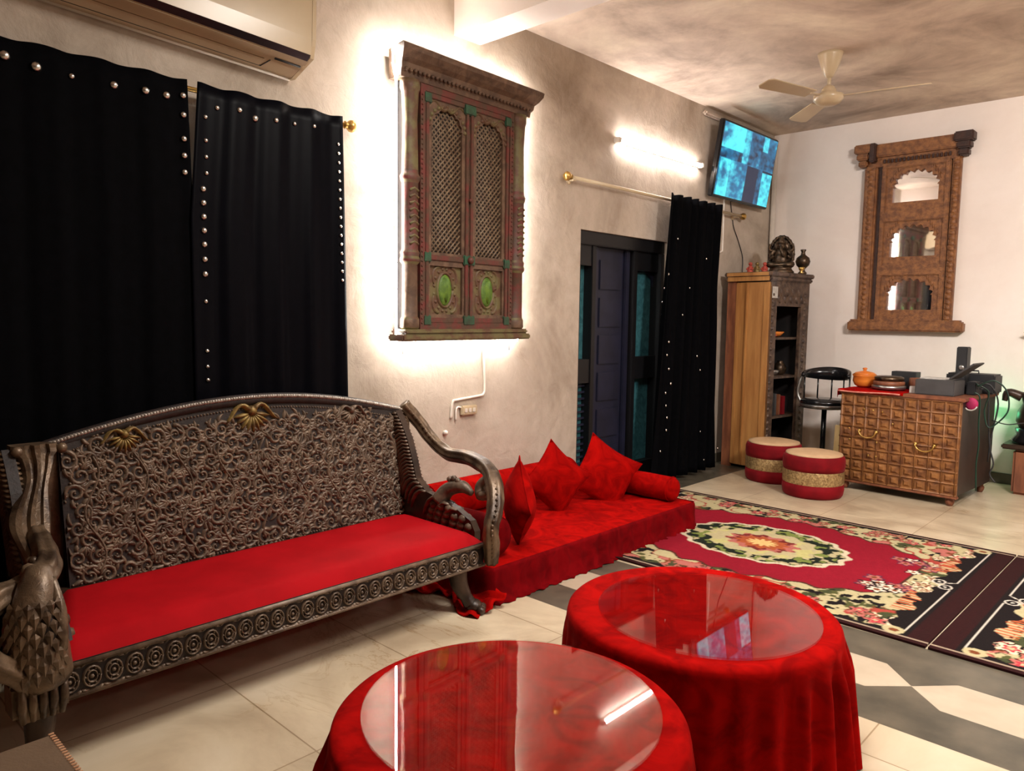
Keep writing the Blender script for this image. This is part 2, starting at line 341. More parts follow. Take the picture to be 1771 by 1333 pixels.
for ya, yb in ((4.56, 4.62), (4.98, 5.04)): b.box((x0+.06, ya, .01), (x0+.085, yb, DZ-.1), bev=.006)
b.build('door_leaf', 'navy', dr)
b = MB(); b.box((x0+.03, 4.335, .16), (x0+.04, 4.50, 1.74)); b.box((x0+.03, 5.10, .16), (x0+.04, 5.41, 1.74)); b.build('glass_pane', 'teal', dr)
b = MB()
for k in range(14): b.box((x0+.06, 4.335, .18+k*.05), (x0+.07, 4.50, .195+k*.05))
arch = [(5.10+.155-.155*math.cos(math.pi*t/12), 1.62+.12*math.sin(math.pi*t/12)) for t in range(13)]
b.poly([(5.10, 1.76)]+[(a, c) for a, c in arch]+[(5.41, 1.76)], [], x0+.05, x0+.065, lambda u, v, h: (h, u, v))
b.build('door_grille', 'navy', dr)
struct(MB().box((XL-.26, DY0-.1, 0), (XL-.2, DY1+.1, DZ+.1)).build('wall_outside', 'black_paint'))

# ------------------------------------------------------------------ curtains
def curtain_mesh(name, y0, y1, ztop, zbot, xc, amp, waves, label, group, taper=None, ph=0, parent=None, amp_top=.5):
    ny = max(40, int(waves*14)); nz = 40; vs = []; fs = []
    def P(a, t):      # a 0..1 across, t 0..1 downward
        lo, hi = y0, y1
        if taper: lo += taper[0](t); hi += taper[1](t)
        y = lo+(hi-lo)*a
        A = amp*(amp_top+(1-amp_top)*min(1, t*2.2))
        x = xc+A*math.sin(2*math.pi*waves*a+ph+.5*math.sin(3*t+ph))+A*.35*math.sin(2*math.pi*waves*2.3*a+1.3+2*t)
        z = ztop-(ztop-zbot)*t+(.004*math.sin(2*math.pi*waves*a*1.0+1) if t == 0 else 0)
        return Vector((x, y, z))
    for j in range(nz+1):
        for i in range(ny+1): vs.append(P(i/ny, j/nz))
    for j in range(nz):
        for i in range(ny): q = j*(ny+1)+i; fs.append((q, q+1, q+ny+2, q+ny+1))
    mb = MB().add(vs, fs, 0, True)
    o = mb.build('fabric', label or 'curtain', parent)
    md = o.modifiers.new('thickness', 'SOLIDIFY'); md.thickness = .004
    def find(y, z):
        t = (ztop-z)/(ztop-zbot); lo, hi = y0, y1
        if taper: lo += taper[0](t); hi += taper[1](t)
        a = min(.99, max(.01, (y-lo)/(hi-lo)))
        p = P(a, t); p.y = y; return p
    return o, find
stud0 = MB().lathe([(.0001, .008), (.006, .0075), (.011, .004), (.013, -.002)], (0, 0, 0), 10, axis='x').build('stud', 'stud')
stud_used = [False]
def stud(p, parent, s=1):
    o = stud0 if not stud_used[0] else stud0.copy()
    if stud_used[0]: COL.objects.link(o)
    stud_used[0] = True; o.parent = parent; o.location = (p.x+.007, p.y, p.z); o.scale = (s, s, s)
c1 = thing('curtain', 'wide black curtain left of the gap, behind the left half of the carved sofa', 'curtain', group='black curtains with silver studs')
_, F1 = curtain_mesh('c', .10, 1.42, 2.338, .02, -3.285, .007, 7, '', '', taper=(lambda t: 0, lambda t: .012*min(1, t*4)), parent=c1)
c2 = thing('curtain', 'black curtain with a satin streak, beside the lit wooden window panel', 'curtain', group='black curtains with silver studs')
_, F2 = curtain_mesh('c', 1.462, 2.185, 2.338, .02, -3.285, .010, 4, 'curtain_satin', '', ph=1, taper=(lambda t: -.045*min(1, max(0, t*4)), lambda t: .01+.035*t), parent=c2)
for y, z, s in ((.80, 2.29, 1.5), (.90, 2.275, 1.5), (1.02, 2.27, .9), (1.17, 2.27, 1.3), (1.29, 2.275, 1.3), (1.375, 2.275, 1.3)): stud(F1(y-.045, z-.02), c1, s)
for k, z in enumerate((2.27, 2.19, 2.09, 2.02, 1.95)): stud(F1(1.40, z), c1, 1.1)
for y, z, s in ((1.62, 2.26, .9), (1.72, 2.27, 1.0), (1.80, 2.25, 1.3), (1.90, 2.26, 1.0), (2.0, 2.265, .8), (2.1, 2.27, .8)): stud(F2(y-.07, z-.01), c2, s)
for k, z in enumerate((2.20, 2.10, 2.03, 1.96, 1.89, 1.83, 1.77, 1.71, 1.65, 1.585, 1.52, 1.40, 1.18, 1.11, 1.05)): stud(F2(1.478 if k > 3 else 1.495, z), c2, 1.15 if 3 < k < 11 else .8)
for k in range(16): stud(F2(2.168+.001*k, 2.2-.045*k), c2, .7)
def rod(name, label, y0, y1, z, x, r, mt, fin0, fin1, group=None):
    t = thing(name, label, 'curtain rod', (XL, (y0+y1)/2, z)); L = (y1-y0)/2; dx = x-XL
    MB().tube([(dx, -L, 0), (dx, L, 0)], r, 12).build('rod', mt, t)
    for s, on in ((-1, fin0), (1, fin1)):
        if on:
            f = MB(); f.lathe([(r, 0), (.020, s*.004), (.012, s*.012), (.018, s*.02), (.030, s*.035), (.032, s*.05), (.022, s*.066), (.004, s*.074)], (dx, s*L, 0), 16, axis='y')
            f.build('finial', 'brass', t)
    for s in (-1, 1):
        q = MB(); q.tube([(0, s*(L-.05), -.012), (dx, s*(L-.05), -.012)], .008, 8); q.lathe([(.026, 0), (.026, .008), (.01, .014)], (0, s*(L-.05), -.012), 14, axis='x')
        q.build('bracket', mt, t)
    return t
rod('curtain_rod', 'brass curtain rod with a ball finial holding the two wide black curtains', .02, 2.25, 2.322, -3.345, .012, 'brass', False, True)
rod('curtain_rod', 'pale thin curtain rod above the dark door, curtain bunched at its far end', 4.10, 6.62, 2.322, -3.345, .013, 'cream_plastic', True, True)
c3 = thing('curtain', 'black studded curtain bunched beside the dark blue door', 'curtain', group='black curtains with silver studs')
_, F3 = curtain_mesh('c', 5.22, 6.08, 2.345, .03, -3.255, .038, 6.5, '', '', ph=.4, taper=(lambda t: -.17*t, lambda t: -.06*min(1, t*3)+.18*max(0, t-.3)*.6), parent=c3, amp_top=.6)
SV = [(524, 325), (520, 387), (514, 448), (508, 504), (502, 566), (500, 627), (490, 687), (524, 702), (489, 749), (484, 815), (470, 860), (465, 918), (460, 972), (452, 1030), (432, 1130), (455, 1203), (576, 157), (634, 145), (728, 193), (623, 357), (623, 455), (568, 492), (621, 531), (629, 596), (634, 667), (640, 731), (645, 797), (629, 906), (640, 1030), (666, 1098), (724, 1111), (631, 1168)]
for q, (a, c) in enumerate(SV):       # measured from the lay-out of the studs on the cloth
    y = 5.225+(a-524)*.00318+(c-325)*.00032; z = 1.71-(c-325)*.00183-(a-524)*.0004
    y += (c-325)*.00003
    if z > .06: stud(F3(max(y, 5.06), z), c3, 1.0 if q < 16 else .8)

# ------------------------------------------------------------------ air conditioner
ac = thing('air_conditioner', 'cream wall mounted split air conditioner above the black curtains', 'air conditioner', (XL, 1.975, 2.505), 0)
ac.rotation_euler = (R(3.0)*-1, 0, 0)
prof = [(0, 0), (.02, -.045), (.06, -.055), (.215, .045), (.228, .075), (.232, .12), (.225, .30), (.21, .335), (0, .345)]
prof2 = [(0, 0), (.02, -.018), (.06, -.022), (.205, .028), (.207, .3), (0, .33)]
def extrude_xz(mb, pr, y0, y1, mi=0):
    n = len(pr); vs = [(p[0], y0, p[1]) for p in pr]+[(p[0], y1, p[1]) for p in pr]
    mb.add(vs, [(i, (i+1) % n, n+(i+1) % n, n+i) for i in range(n)]+[tuple(range(n)), tuple(range(n, 2*n))], mi); return mb
extrude_xz(MB(), prof2, -1.10, -.012).build('body', 'ac_under', ac)
mb = MB(); extrude_xz(mb, [(.208, .048), (.232, .048), (.236, .12), (.228, .30), (.21, .335), (0, .345), (0, .331), (.208, .31)], -1.11, -.02)
mb.build('front_cover', 'cream_plastic', ac)
mb = MB(); extrude_xz(mb, [(0, -.005), (.02, -.020), (.06, -.024), (.225, .036), (.235, .09), (.238, .12), (.23, .30), (.21, .338), (0, .35)], -.02, .0)
mb.build('end_cap', 'cream_plastic', ac)
MB().add([(.203, -1.1, .025), (.231, -1.1, .046), (.231, -.022, .046), (.203, -.022, .025), (.203, -1.1, .033), (.228, -1.1, .050), (.228, -.022, .050), (.203, -.022, .033)], [(0, 1, 2, 3), (4, 5, 6, 7), (0, 4, 7, 3), (1, 5, 6, 2), (3, 2, 6, 7)]).build('trim_strip', 'black_gloss', ac)
mb = MB()
def under(t, off=0): return (.06+(.215-.06)*t+off*.55, -.023+(.056)*t-off)
for k, (t0, t1, off) in enumerate(((.14, .46, .004), (.5, .86, .006))):
    a, c = under(t0, off), under(t1, off)
    mb.add([(a[0], -1.08, a[1]), (c[0], -1.08, c[1]), (c[0], -.2, c[1]), (a[0], -.2, a[1]), (a[0]-.004, -1.08, a[1]+.008), (c[0]-.004, -1.08, c[1]+.008), (c[0]-.004, -.2, c[1]+.008), (a[0]-.004, -.2, a[1]+.008)], [(0, 1, 2, 3), (4, 5, 6, 7), (0, 1, 5, 4), (1, 2, 6, 5), (2, 3, 7, 6), (3, 0, 4, 7)])
mb.build('louver', 'ac_under', ac)
mb = MB(); a = under(.12, .001); c = under(.135, .002)
mb.tube([(a[0], -1.08, a[1]), (a[0], -.19, a[1]), (under(.47, .001)[0], -.17, under(.47, .001)[1])], .003, 6); a = under(.6, .002); mb.tube([(a[0], -.16, a[1]), (a[0], -.03, a[1])], .006, 6)
mb.build('vent_slot', 'black_matte', ac)
MB().tube([(.022, -1.1, -.014), (.022, -.01, -.014)], .012, 10).build('drip_edge', 'white_plastic', ac)

# ------------------------------------------------------------------ lit wooden window panel (front faces local -y)
wp = thing('carved_window_panel', 'carved painted wooden double shutter window hung on the wall with white light around it', 'wall panel', (XL, 2.50, 1.21), R(90+2.6))
wp.location = (XL+.062, 2.555, 1.21)
Wd, Ht = 1.03, 1.56
MB().box((.03, -.06, .03), (Wd-.03, .0, Ht-.03)).build('back_board', 'hole', wp)
MB().box((-.03, -.13, 0), (Wd+.03, .0, .035), bev=.008).box((-.01, -.125, .035), (Wd+.01, 0, .065), bev=.01).build('base_moulding', 'panel_olive', wp)
mb = MB()
extp = [(-.0, 0), (-.10, 0), (-.105, .03), (-.12, .045), (-.125, .07), (-.15, .09), (-.175, .12), (-.18, .145), (-.165, .155), (0, .155)]
n = len(extp)
for (u0, u1) in ((-.02, Wd+.02),):
    vs = [(u0-(-p[0]-.1)*.6 if p[0] < -.1 else u0, p[0], Ht-.155+p[1]) for p in extp]+[(u1+(-p[0]-.1)*.6 if p[0] < -.1 else u1, p[0], Ht-.155+p[1]) for p in extp]
    mb.add(vs, [(i, (i+1) % n, n+(i+1) % n, n+i) for i in range(n)]+[tuple(range(n)), tuple(range(n, 2*n))], 0)
for k in range(34):
    u = .0+k*Wd/33; mb.ball((u, -.122, Ht-.118), .011, 0, 6, 4)
mb.build('cornice', 'panel_wood', wp)
for side in (0, 1):
    uc = .065 if side == 0 else Wd-.065
    mb = MB(); pr = [(.05, .065), (.058, .075), (.058, .12), (.048, .135), (.046, .42), (.06, .435), (.062, .45), (.055, .465), (.06, .485), (.05, .50), (.05, .86), (.058, .875), (.062, .895), (.052, .91), (.05, .93), (.044, 1.2), (.052, 1.34), (.06, 1.36), (.06, 1.405)]
    b0 = len(mb.v); mb.lathe(pr, (uc, -.075, 0), 18, 0, sy=.8)
    for i in range(len(mb.m)): mb.m[i] = 0
    # painted zones
    seg = 18
    for i in range(len(pr)-1):
        zc = (pr[i][1]+pr[i+1][1])/2
        mi = 1 if (.135 < zc < .42 and side) or (.5 < zc < .86) else (0 if zc < .95 else 2)
        if pr[i+1][1]-pr[i][1] < .04: mi = 1 if i % 2 else 2
        for k in range(seg): mb.m[i*seg+k] = mi
    for k in range(9): mb.strip([(uc-.03, .53+k*.036), (uc, .545+k*.036), (uc+.03, .53+k*.036)], .008, .006, lambda u, v, h: (u, -.112-h, v), 2)
    mb.build('column', ['panel_wood', 'panel_red', 'panel_olive'], wp)
ua, ub = .125, Wd-.125                     # shutters
mb = MB(); mb.poly([(ua, .065), (ub, .065), (ub, Ht-.155), (ua, Ht-.155)], [[(ua+.035, .10), (ub-.035, .10), (ub-.035, Ht-.19), (ua+.035, Ht-.19)]], -.05, -.095, lambda u, v, h: (u, h, v))
for k in range(48): mb.ball((ub-.012, -.097, .10+k*.0265), .006, 0, 5, 4); mb.ball((ua+.012, -.097, .10+k*.0265), .006, 0, 5, 4)
mb.build('frame', 'panel_red', wp)
u_mid = (ua+ub)/2
def cusped(cx, half, z0, zs, rise, ncusp=7, depth=.02, steps=6):
    pts = [(cx-half, z0), (cx-half, zs)]
    for i in range(ncusp):
        a0 = math.pi-math.pi*i/ncusp; a1 = math.pi-math.pi*(i+1)/ncusp
        p0 = (cx+half*.92*math.cos(a0), zs+rise*math.sin(a0)); p1 = (cx+half*.92*math.cos(a1), zs+rise*math.sin(a1))
        mx_, my_ = (p0[0]+p1[0])/2, (p0[1]+p1[1])/2; ln = math.hypot(p1[0]-p0[0], p1[1]-p0[1]) or 1
        nx, ny = -(p1[1]-p0[1])/ln, (p1[0]-p0[0])/ln
        for k in range(steps+1):
            t = k/steps; pts.append((p0[0]+(p1[0]-p0[0])*t+nx*depth*math.sin(math.pi*t), p0[1]+(p1[1]-p0[1])*t+ny*depth*math.sin(math.pi*t)))
    pts += [(cx+half, zs), (cx+half, z0)]
    out = [pts[0]]
    for p in pts[1:]:
        if math.hypot(p[0]-out[-1][0], p[1]-out[-1][1]) > 1e-4: out.append(p)
    return out
for side in (0, 1):
    s0, s1 = (ua+.037, u_mid-.003) if side == 0 else (u_mid+.003, ub-.037)
    cx = (s0+s1)/2; hw = (s1-s0)/2; z0, z1 = .102, Ht-.192
    fm = lambda u, v, h: (u, -.055-h, v)
    mb = MB(); hole = cusped(cx, hw-.055, .50, 1.20, .09, 7, .012)
    low = [(s0+.045, .15), (s1-.045, .15), (s1-.045, .425), (s0+.045, .425)]
    mb.poly([(s0, z0), (s1, z0), (s1, z1), (s0, z1)], [hole, low], 0, .03, fm, 0)
    for u0, u1 in ((s0+.004, s0+.03), (s1-.03, s1-.004)): mb.box((u0, -.095, z0), (u1, -.085, z1), 3, bev=.003)
    for zz in (.455, .10, z1-.028): mb.box((s0, -.094, zz), (s1, -.085, zz+.03), 3, bev=.003)
    for uu in (s0+.017, s1-.017):
        for zz in (.47, .115, z1-.03): mb.box((uu-.03, -.1, zz-.03), (uu+.03, -.086, zz+.03), 1, bev=.006)
    # carved scrolls round the arch
    for k in range(13):
        a = math.pi*k/12; u = cx+(hw-.035)*math.cos(a); v = 1.2+.115*math.sin(a)
        mb.dome(u, v, .013, .01, lambda u, v, h: (u, -.085-h, v), 2)
    for sgn in (-1, 1):
        mb.strip([(cx+sgn*(hw-.05)*t, 1.315-.02*math.sin(t*6)) for t in [i/8 for i in range(9)]], [.012-.001*i for i in range(9)], .012, lambda u, v, h: (u, -.085-h, v), 2)
    sh = mb.build('shutter', ['panel_wood', 'panel_green', 'panel_olive', 'panel_red'], wp)
    # lattice
    mb = MB(); u0, u1, v0, v1 = cx-hw+.05, cx+hw-.05, .50, 1.30; st = .034; W_, H_ = u1-u0, v1-v0
    for sg in (1, -1):
        k = -int(H_/st)-2
        while k*st < W_+H_:
            c0 = k*st; pts = []
            # line u = c0 + t, v = t  (or mirrored)
            t0 = max(0, -c0); t1 = min(H_, W_-c0)
            if t1-t0 > .01:
                p0 = (c0+t0, t0); p1 = (c0+t1, t1)
                if sg < 0: p0 = (W_-p0[0], p0[1]); p1 = (W_-p1[0], p1[1])
                mb.strip([(u0+p0[0], v0+p0[1]), (u0+p1[0], v0+p1[1])], .0055, .006, lambda u, v, h, sg=sg: (u, -.062-h-(.004 if sg > 0 else 0), v))
            k += 1
    mb.build('lattice', 'lattice', sh)
    # lower carved panel with green oval
    mb = MB(); pc = .29
    mb.box((s0+.04, -.068, .145), (s1-.04, -.058, .43), 0)
    fl_ = lambda u, v, h: (u, -.068-h, v)
    ov = [(cx+.062*math.cos(2*math.pi*k/28), pc+.098*math.sin(2*math.pi*k/28)) for k in range(29)]
    mb.strip(ov, .009, .012, fl_, 0)
    for k in range(16):
        a = 2*math.pi*(k+.5)/16; mb.dome(cx+.084*math.cos(a), pc+.122*math.sin(a), .011, .008, fl_, 0)
    for su in (-1, 1):
        for sv in (-1, 1):
            mb.strip([(cx+su*(.05+.045*math.sin(t*1.4)), pc+sv*(.13-.075*(1-math.cos(t*1.2)))) for t in [i/8*1.6 for i in range(9)]], [.011-.0009*i for i in range(9)], .01, fl_, 0)
    lp = mb.build('carved_panel', ['panel_olive'], sh)
    mb = MB(); b0 = len(mb.v)
    mb.ball((0, 0, 0), 1, 0, 20, 12); mb.v = [(cx+v[0]*.055, -.068+v[1]*.018, pc+v[2]*.09) for v in mb.v]
    for k in range(7): mb.strip([(cx, pc-.07), (cx+(k-3)*.014, pc), (cx+(k-3)*.004, pc+.07)], .003, .004, lambda u, v, h: (u, -.082-h+.2*(u-cx)**2*20, v))
    mb.build('oval_boss', 'oval_green', lp)
mb = MB(); mb.ball((u_mid, -.105, .46+.01), .022, 0, 10, 6); mb.ball((u_mid, -.1, .82), .012, 0, 8, 6); mb.build('latch', 'panel_red', wp)
# led strip running round the edge
mb = MB()
path = [(-.012, -.05, .02), (-.012, -.05, Ht-.16), (-.05, -.07, Ht-.10), (-.055, -.075, Ht-.02), (-.03, -.06, Ht+.012), (Wd+.03, -.06, Ht+.012), (Wd+.06, -.05, Ht-.03), (Wd+.045, -.05, Ht-.11), (Wd+.012, -.04, Ht-.17), (Wd+.012, -.04, .02), (Wd, -.04, -.012), (0, -.04, -.012)]
mb.tube(path, .0055, 8, closed=True); led = mb.build('led_strip', 'led', wp)
for uu in (.06, .97):
    MB().tube([(uu, -.02, -.002), (uu, -.02, -.05), (uu+.003, -.018, -.075)], .002, 5).build('hanging_wire', 'black_matte', wp)
for (u_, v_) in ((1.12, 1.35), (1.12, 1.28)): pass

# ------------------------------------------------------------------ tube light
tl = thing('tube_light', 'glowing white tube light on the wall above the dark door', 'lamp', (XL, 5.3, 2.667))
MB().box((0, -.63, .0), (.022, .63, .035), bev=.005).build('batten', 'white_plastic', tl)
MB().tube([(.038, -.60, .012), (.038, .60, .012)], .014, 12).build('tube', 'tube', tl)
for s in (-1, 1): MB().box((.0, s*.60, -.006), (.056, s*.632, .032), bev=.004).build('end_cap', 'white_plastic', tl)

# ------------------------------------------------------------------ television
tv = thing('television', 'wall mounted television showing four blue camera pictures', 'television', (-3.32, 6.015, 2.43), rot=(0, R(8.5), 0))
TW, TH = 1.08, .655
MB().box((-.05, 0, 0), (0, TW, TH), bev=.008).build('casing', 'black_gloss', tv)
MB().box((-.085, TW*.35, TH*.3), (-.05, TW*.65, TH*.7), bev=.004).build('wall_bracket', 'black_matte', tv)
def grid_pattern(name, u0, u1, v0, v1, nu, nv, fn, fmap, mt, parent=None, thick=None):
    us = np.linspace(u0, u1, nu+1); vs_ = np.linspace(v0, v1, nv+1)
    U, V = np.meshgrid(us, vs_); colr = fn(U, V).reshape(-1, 3)
    pts = [fmap(a, b_) for a, b_ in zip(U.ravel(), V.ravel())]; fs = []
    for j in range(nv):
        for i in range(nu): q = j*(nu+1)+i; fs.append((q, q+1, q+nu+2, q+nu+1))
    me = bpy.data.meshes.new(name); me.from_pydata(pts, [], fs)
    at = me.color_attributes.new('pattern', 'FLOAT_COLOR', 'POINT')
    c4 = np.ones((len(pts), 4), np.float32); c4[:, :3] = colr; at.data.foreach_set('color', c4.ravel())
    me.materials.append(M[mt]); me.update(); o = bpy.data.objects.new(name, me); COL.objects.link(o)
    if parent: o.parent = parent
    if thick: md = o.modifiers.new('pile', 'SOLIDIFY'); md.thickness = thick; md.offset = -1
    return o
def vnoise(U, V, sc, seed=0, oct_=3):
    out = np.zeros_like(U); amp = 1; tot = 0
    for o in range(oct_):
        x = U*sc*2**o+17.3*seed; y = V*sc*2**o+9.1*seed; xi = np.floor(x).astype(int); yi = np.floor(y).astype(int); fx = x-xi; fy = y-yi
        fx = fx*fx*(3-2*fx); fy = fy*fy*(3-2*fy)
        hsh = lambda a, b_: np.modf(np.abs(np.sin(a*127.1+b_*311.7+seed*74.7+o*13.7)*43758.5453))[0]
        out += amp*((hsh(xi, yi)*(1-fx)+hsh(xi+1, yi)*fx)*(1-fy)+(hsh(xi, yi+1)*(1-fx)+hsh(xi+1, yi+1)*fx)*fy); tot += amp; amp *= .5
    return out/tot
def screen(U, V):
    q = vnoise(U, V, 6, 3, 4); q2 = vnoise(U, V, 2.2, 8, 2); q3 = vnoise(U*2.2, V*.5, 7, 5, 2)
    t = np.clip(.1+1.9*(q*.5+q2*.6-.33), 0, 1)
    bars = [(0, .12, 1, .6), (.12, .25, .8, .35), (.37, .46, .95, .9)]
    left = U < .5; top = V > .52
    t = np.where(left & top, np.clip(t+.45-1.1*np.abs(U-.2)-.55*(V < .66), 0, 1), t)
    t = np.where((U > .38) & (U < .49) & top, .75, t)
    t = np.where(~left & top, np.clip(t*.7*(.5+q3), 0, 1), t)
    t = np.where((U > .74) & (U < .84) & (V > .78), .8, t)
    t = np.where(left & ~top, np.clip(.35+q*.6-.55*np.exp(-((U-.12)**2/.003+(V-.3)**2/.02)), 0, 1), t)
    t = np.where((U < .2) & ~top & (U > .02), np.clip(t+.35, 0, 1), t)
    t = np.where(~left & ~top, .08+.05*q, t); t = np.where((U > .8) & (V < .48), .85, t); t = np.where((U > .72) & (U <= .8) & ~top, .45*q+.1, t)
    t = np.where((np.abs(U-.5) < .004) | (np.abs(V-.52) < .006), .5, t)
    c0 = np.array([.012, .02, .05]); cm = np.array([.02, .18, .36]); c1 = np.array([.10, .85, .95])
    t = np.clip((t-.12)*1.15+.75*(vnoise(U, V, 20, 21, 3)-.5)*(t > .15), 0, 1); T = t[..., None]; return np.where(T < .5, c0+(cm-c0)*T*2, cm+(c1-cm)*(T*2-1))
grid_pattern('screen', 0, 1, 0, 1, 150, 90, screen, lambda u, v: (.002, .018+u*(TW-.036), .022+v*(TH-.04)), 'screen', tv)

# ------------------------------------------------------------------ conduits and sockets
def wire(name, label, cat, pts, r, mt, sm=True, group=None):
    o = MB().tube(smooth_path(pts, 6) if sm else pts, r, 8).build(name, mt); return tag(o, label, cat, group)
wire('wall_conduit', 'white cable conduit bending down from the lit window panel to a small switch box', 'conduit', [(XL+.009, 3.314, 1.20), (XL+.009, 3.333, .92), (XL+.009, 3.325, .86), (XL+.009, 3.29, .848), (XL+.009, 3.10, .834), (XL+.009, 3.06, .82), (XL+.009, 3.047, .72)], .0085, 'white_plastic')
sb = thing('switch_box', 'small cream switch box and plug below the lit window panel', 'switch', (XL, 3.19, .765))
MB().box((0, -.065, -.03), (.03, .065, .03), bev=.006).build('box', 'cream_plastic', sb)
mb = MB()
for k in range(3): mb.box((.03, -.048+k*.034, -.012), (.036, -.026+k*.034, .014), bev=.002)
mb.build('switch', 'white_plastic', sb)
MB().tube(smooth_path([(.01, -.06, .02), (.012, -.1, .018), (.012, -.105, -.06)], 5), .006, 6).build('lead', 'white_plastic', sb)
wh = MB(); wh.ball((XL+.014, 3.0, .64), .016, 0, 10, 6); wh.lathe([(.012, 0), (.012, .012)], (XL, 3.0, .64), 10, axis='x'); tag(wh.build('wall_hook', 'white_plastic'), 'small white hook on the wall below the switch box', 'hook')
wire('wall_conduit', 'thin white pipe running down the wall below the television', 'conduit', [(XL+.008, 6.39, 2.52), (XL+.008, 6.395, 2.02), (XL+.008, 6.385, 1.985), (XL+.008, 6.33, 1.965), (XL+.008, 6.24, 1.962)], .008, 'white_plastic')
wire('power_cable', 'dark cable hanging from the television to the cabinet top', 'cable', [(XL+.01, 6.50, 2.47), (XL+.006, 6.57, 2.3), (XL+.006, 6.60, 2.22), (XL+.008, 6.70, 2.10), (XL+.008, 6.80, 1.95), (XL+.02, 6.78, 1.79)], .004, 'black_matte')
wire('corner_pipe', 'thick white pipe standing in the corner behind the cabinet', 'pipe', [(XL+.034, 7.364, .1), (XL+.034, 7.364, 3.1)], .026, 'white_plastic', False)

# ------------------------------------------------------------------ carved sofa
sofa = thing('carved_sofa', 'long carved dark wood sofa with arched back and red seat before the black curtains', 'sofa')
ZS = .335
def arch_z(y):
    t = (y-1.60)/.86; return .845+.135*math.cos(min(1, abs(t))*math.pi/2)**.9 if abs(t) < 1 else .845
def back_map(s, t, h):           # s = y, t = 0..1 from seat to crest
    zt = arch_z(s)-.02; z = .33+(zt-.33)*t; x = -3.00-.10*(z-.33)/.62
    return (x+h, s, z+h*.15)
BY0, BY1 = .82, 2.42
mb = MB(); ns = 60
g = [[back_map(BY0+(BY1-BY0)*i/ns, j/8, 0) for i in range(ns+1)] for j in range(9)]
vs = [p for r in g for p in r]; mb.add(vs, [(j*(ns+1)+i, j*(ns+1)+i+1, (j+1)*(ns+1)+i+1, (j+1)*(ns+1)+i) for j in range(8) for i in range(ns)], 0)
vs2 = [(p[0]-.035, p[1], p[2]) for p in vs]; mb.add(vs2, [(j*(ns+1)+i, j*(ns+1)+i+1, (j+1)*(ns+1)+i+1, (j+1)*(ns+1)+i) for j in range(8) for i in range(ns)], 0)
def tmap(s, z_m, h):             # s, absolute height above seat in metres -> t
    s = min(BY1-.006, max(BY0+.006, s)); zt = arch_z(s)-.02; return back_map(s, min(1, z_m/(zt-.33)), h)
cell = .070; yc = (BY0+BY1)/2
def spiral(mb, cu, cv, R0, hand, a0, fm, mi, turns=1.35, wd=.0095, h=.010):
    n = 18; pts = []; ws = []
    for i in range(n):
        t = i/(n-1); a = a0+hand*turns*2*math.pi*t; r = R0*(1-.82*t); pts.append((cu+r*math.cos(a), cv+r*math.sin(a))); ws.append(wd*(1-.45*t))
    mb.strip(pts, ws, h, fm, mi); mb.dome(cu, cv, R0*.16, h*.8, fm, mi, 6)
def leafs(mb, u, v, a, L, fm, mi, wd=.009, h=.010, bend=.6):
    pts = []; ws = []
    for i in range(7):
        t = i/6; aa = a+bend*t; pts.append((u+L*t*math.cos(aa), v+L*t*math.sin(aa))); ws.append(max(.0015, wd*math.sin(math.pi*(.12+.85*t))))
    mb.strip(pts, ws, h, fm, mi)
ncol = int((BY1-BY0)/cell); rows = 9; r2 = random.Random(3)
for i in range(ncol//2+1):
    for j in range(rows):
        off = cell*.5 if j % 2 else 0
        du = .03+i*cell+off; ju, jv = r2.uniform(-.010, .010), r2.uniform(-.010, .010); hh = 1 if (i+j) % 2 else -1; a0 = r2.uniform(0, 6.28); RR = cell*r2.uniform(.46, .56)
        kinds = [(r2.uniform(0, 6.28), r2.uniform(.035, .055), r2.uniform(-.9, .9)) for _ in range(7)]; ber = [(r2.uniform(0, 6.28), r2.uniform(.036, .05)) for _ in range(4)]
        for sg in (1, -1):
            u = yc+sg*(du+ju); v = .035+j*cell*.86+jv
            if not (BY0+.018 < u < BY1-.018): continue
            if v > arch_z(u)-.02-.33-.038: continue
            spiral(mb, u, v, RR, hh*sg, a0 if sg > 0 else math.pi-a0, tmap, 1)
            for a, L, bd in kinds: leafs(mb, u+RR*.6*math.cos(a)*sg, v+RR*.6*math.sin(a), a if sg > 0 else math.pi-a, L, tmap, 1, bend=bd*sg)
            for a, rr in ber: mb.dome(u+rr*math.cos(a)*sg, v+rr*math.sin(a), .0065, .009, tmap, 1, 6)
# long vines that link the scrolls
for k in range(9):
    u0 = BY0+.10+k*(BY1-BY0-.2)/8
    pts = [(u0+.03*math.sin(t*9+k), .03+t*.44) for t in [i/22 for i in range(23)]]
    pts = [p for p in pts if p[1] < arch_z(p[0])-.42]
    mb.strip(pts, .0065, .012, tmap, 1)
# bead lines round the panel
for k in range(int((BY1-BY0)/.014)):
    y = BY0+.01+k*.014; mb.dome(y, .012, .0055, .008, tmap, 1, 5)
    mb.dome(y, arch_z(y)-.02-.33-.030, .005, .007, tmap, 1, 5)
backrest = mb.build('backrest', ['carve_lo', 'carve_hi'], sofa)
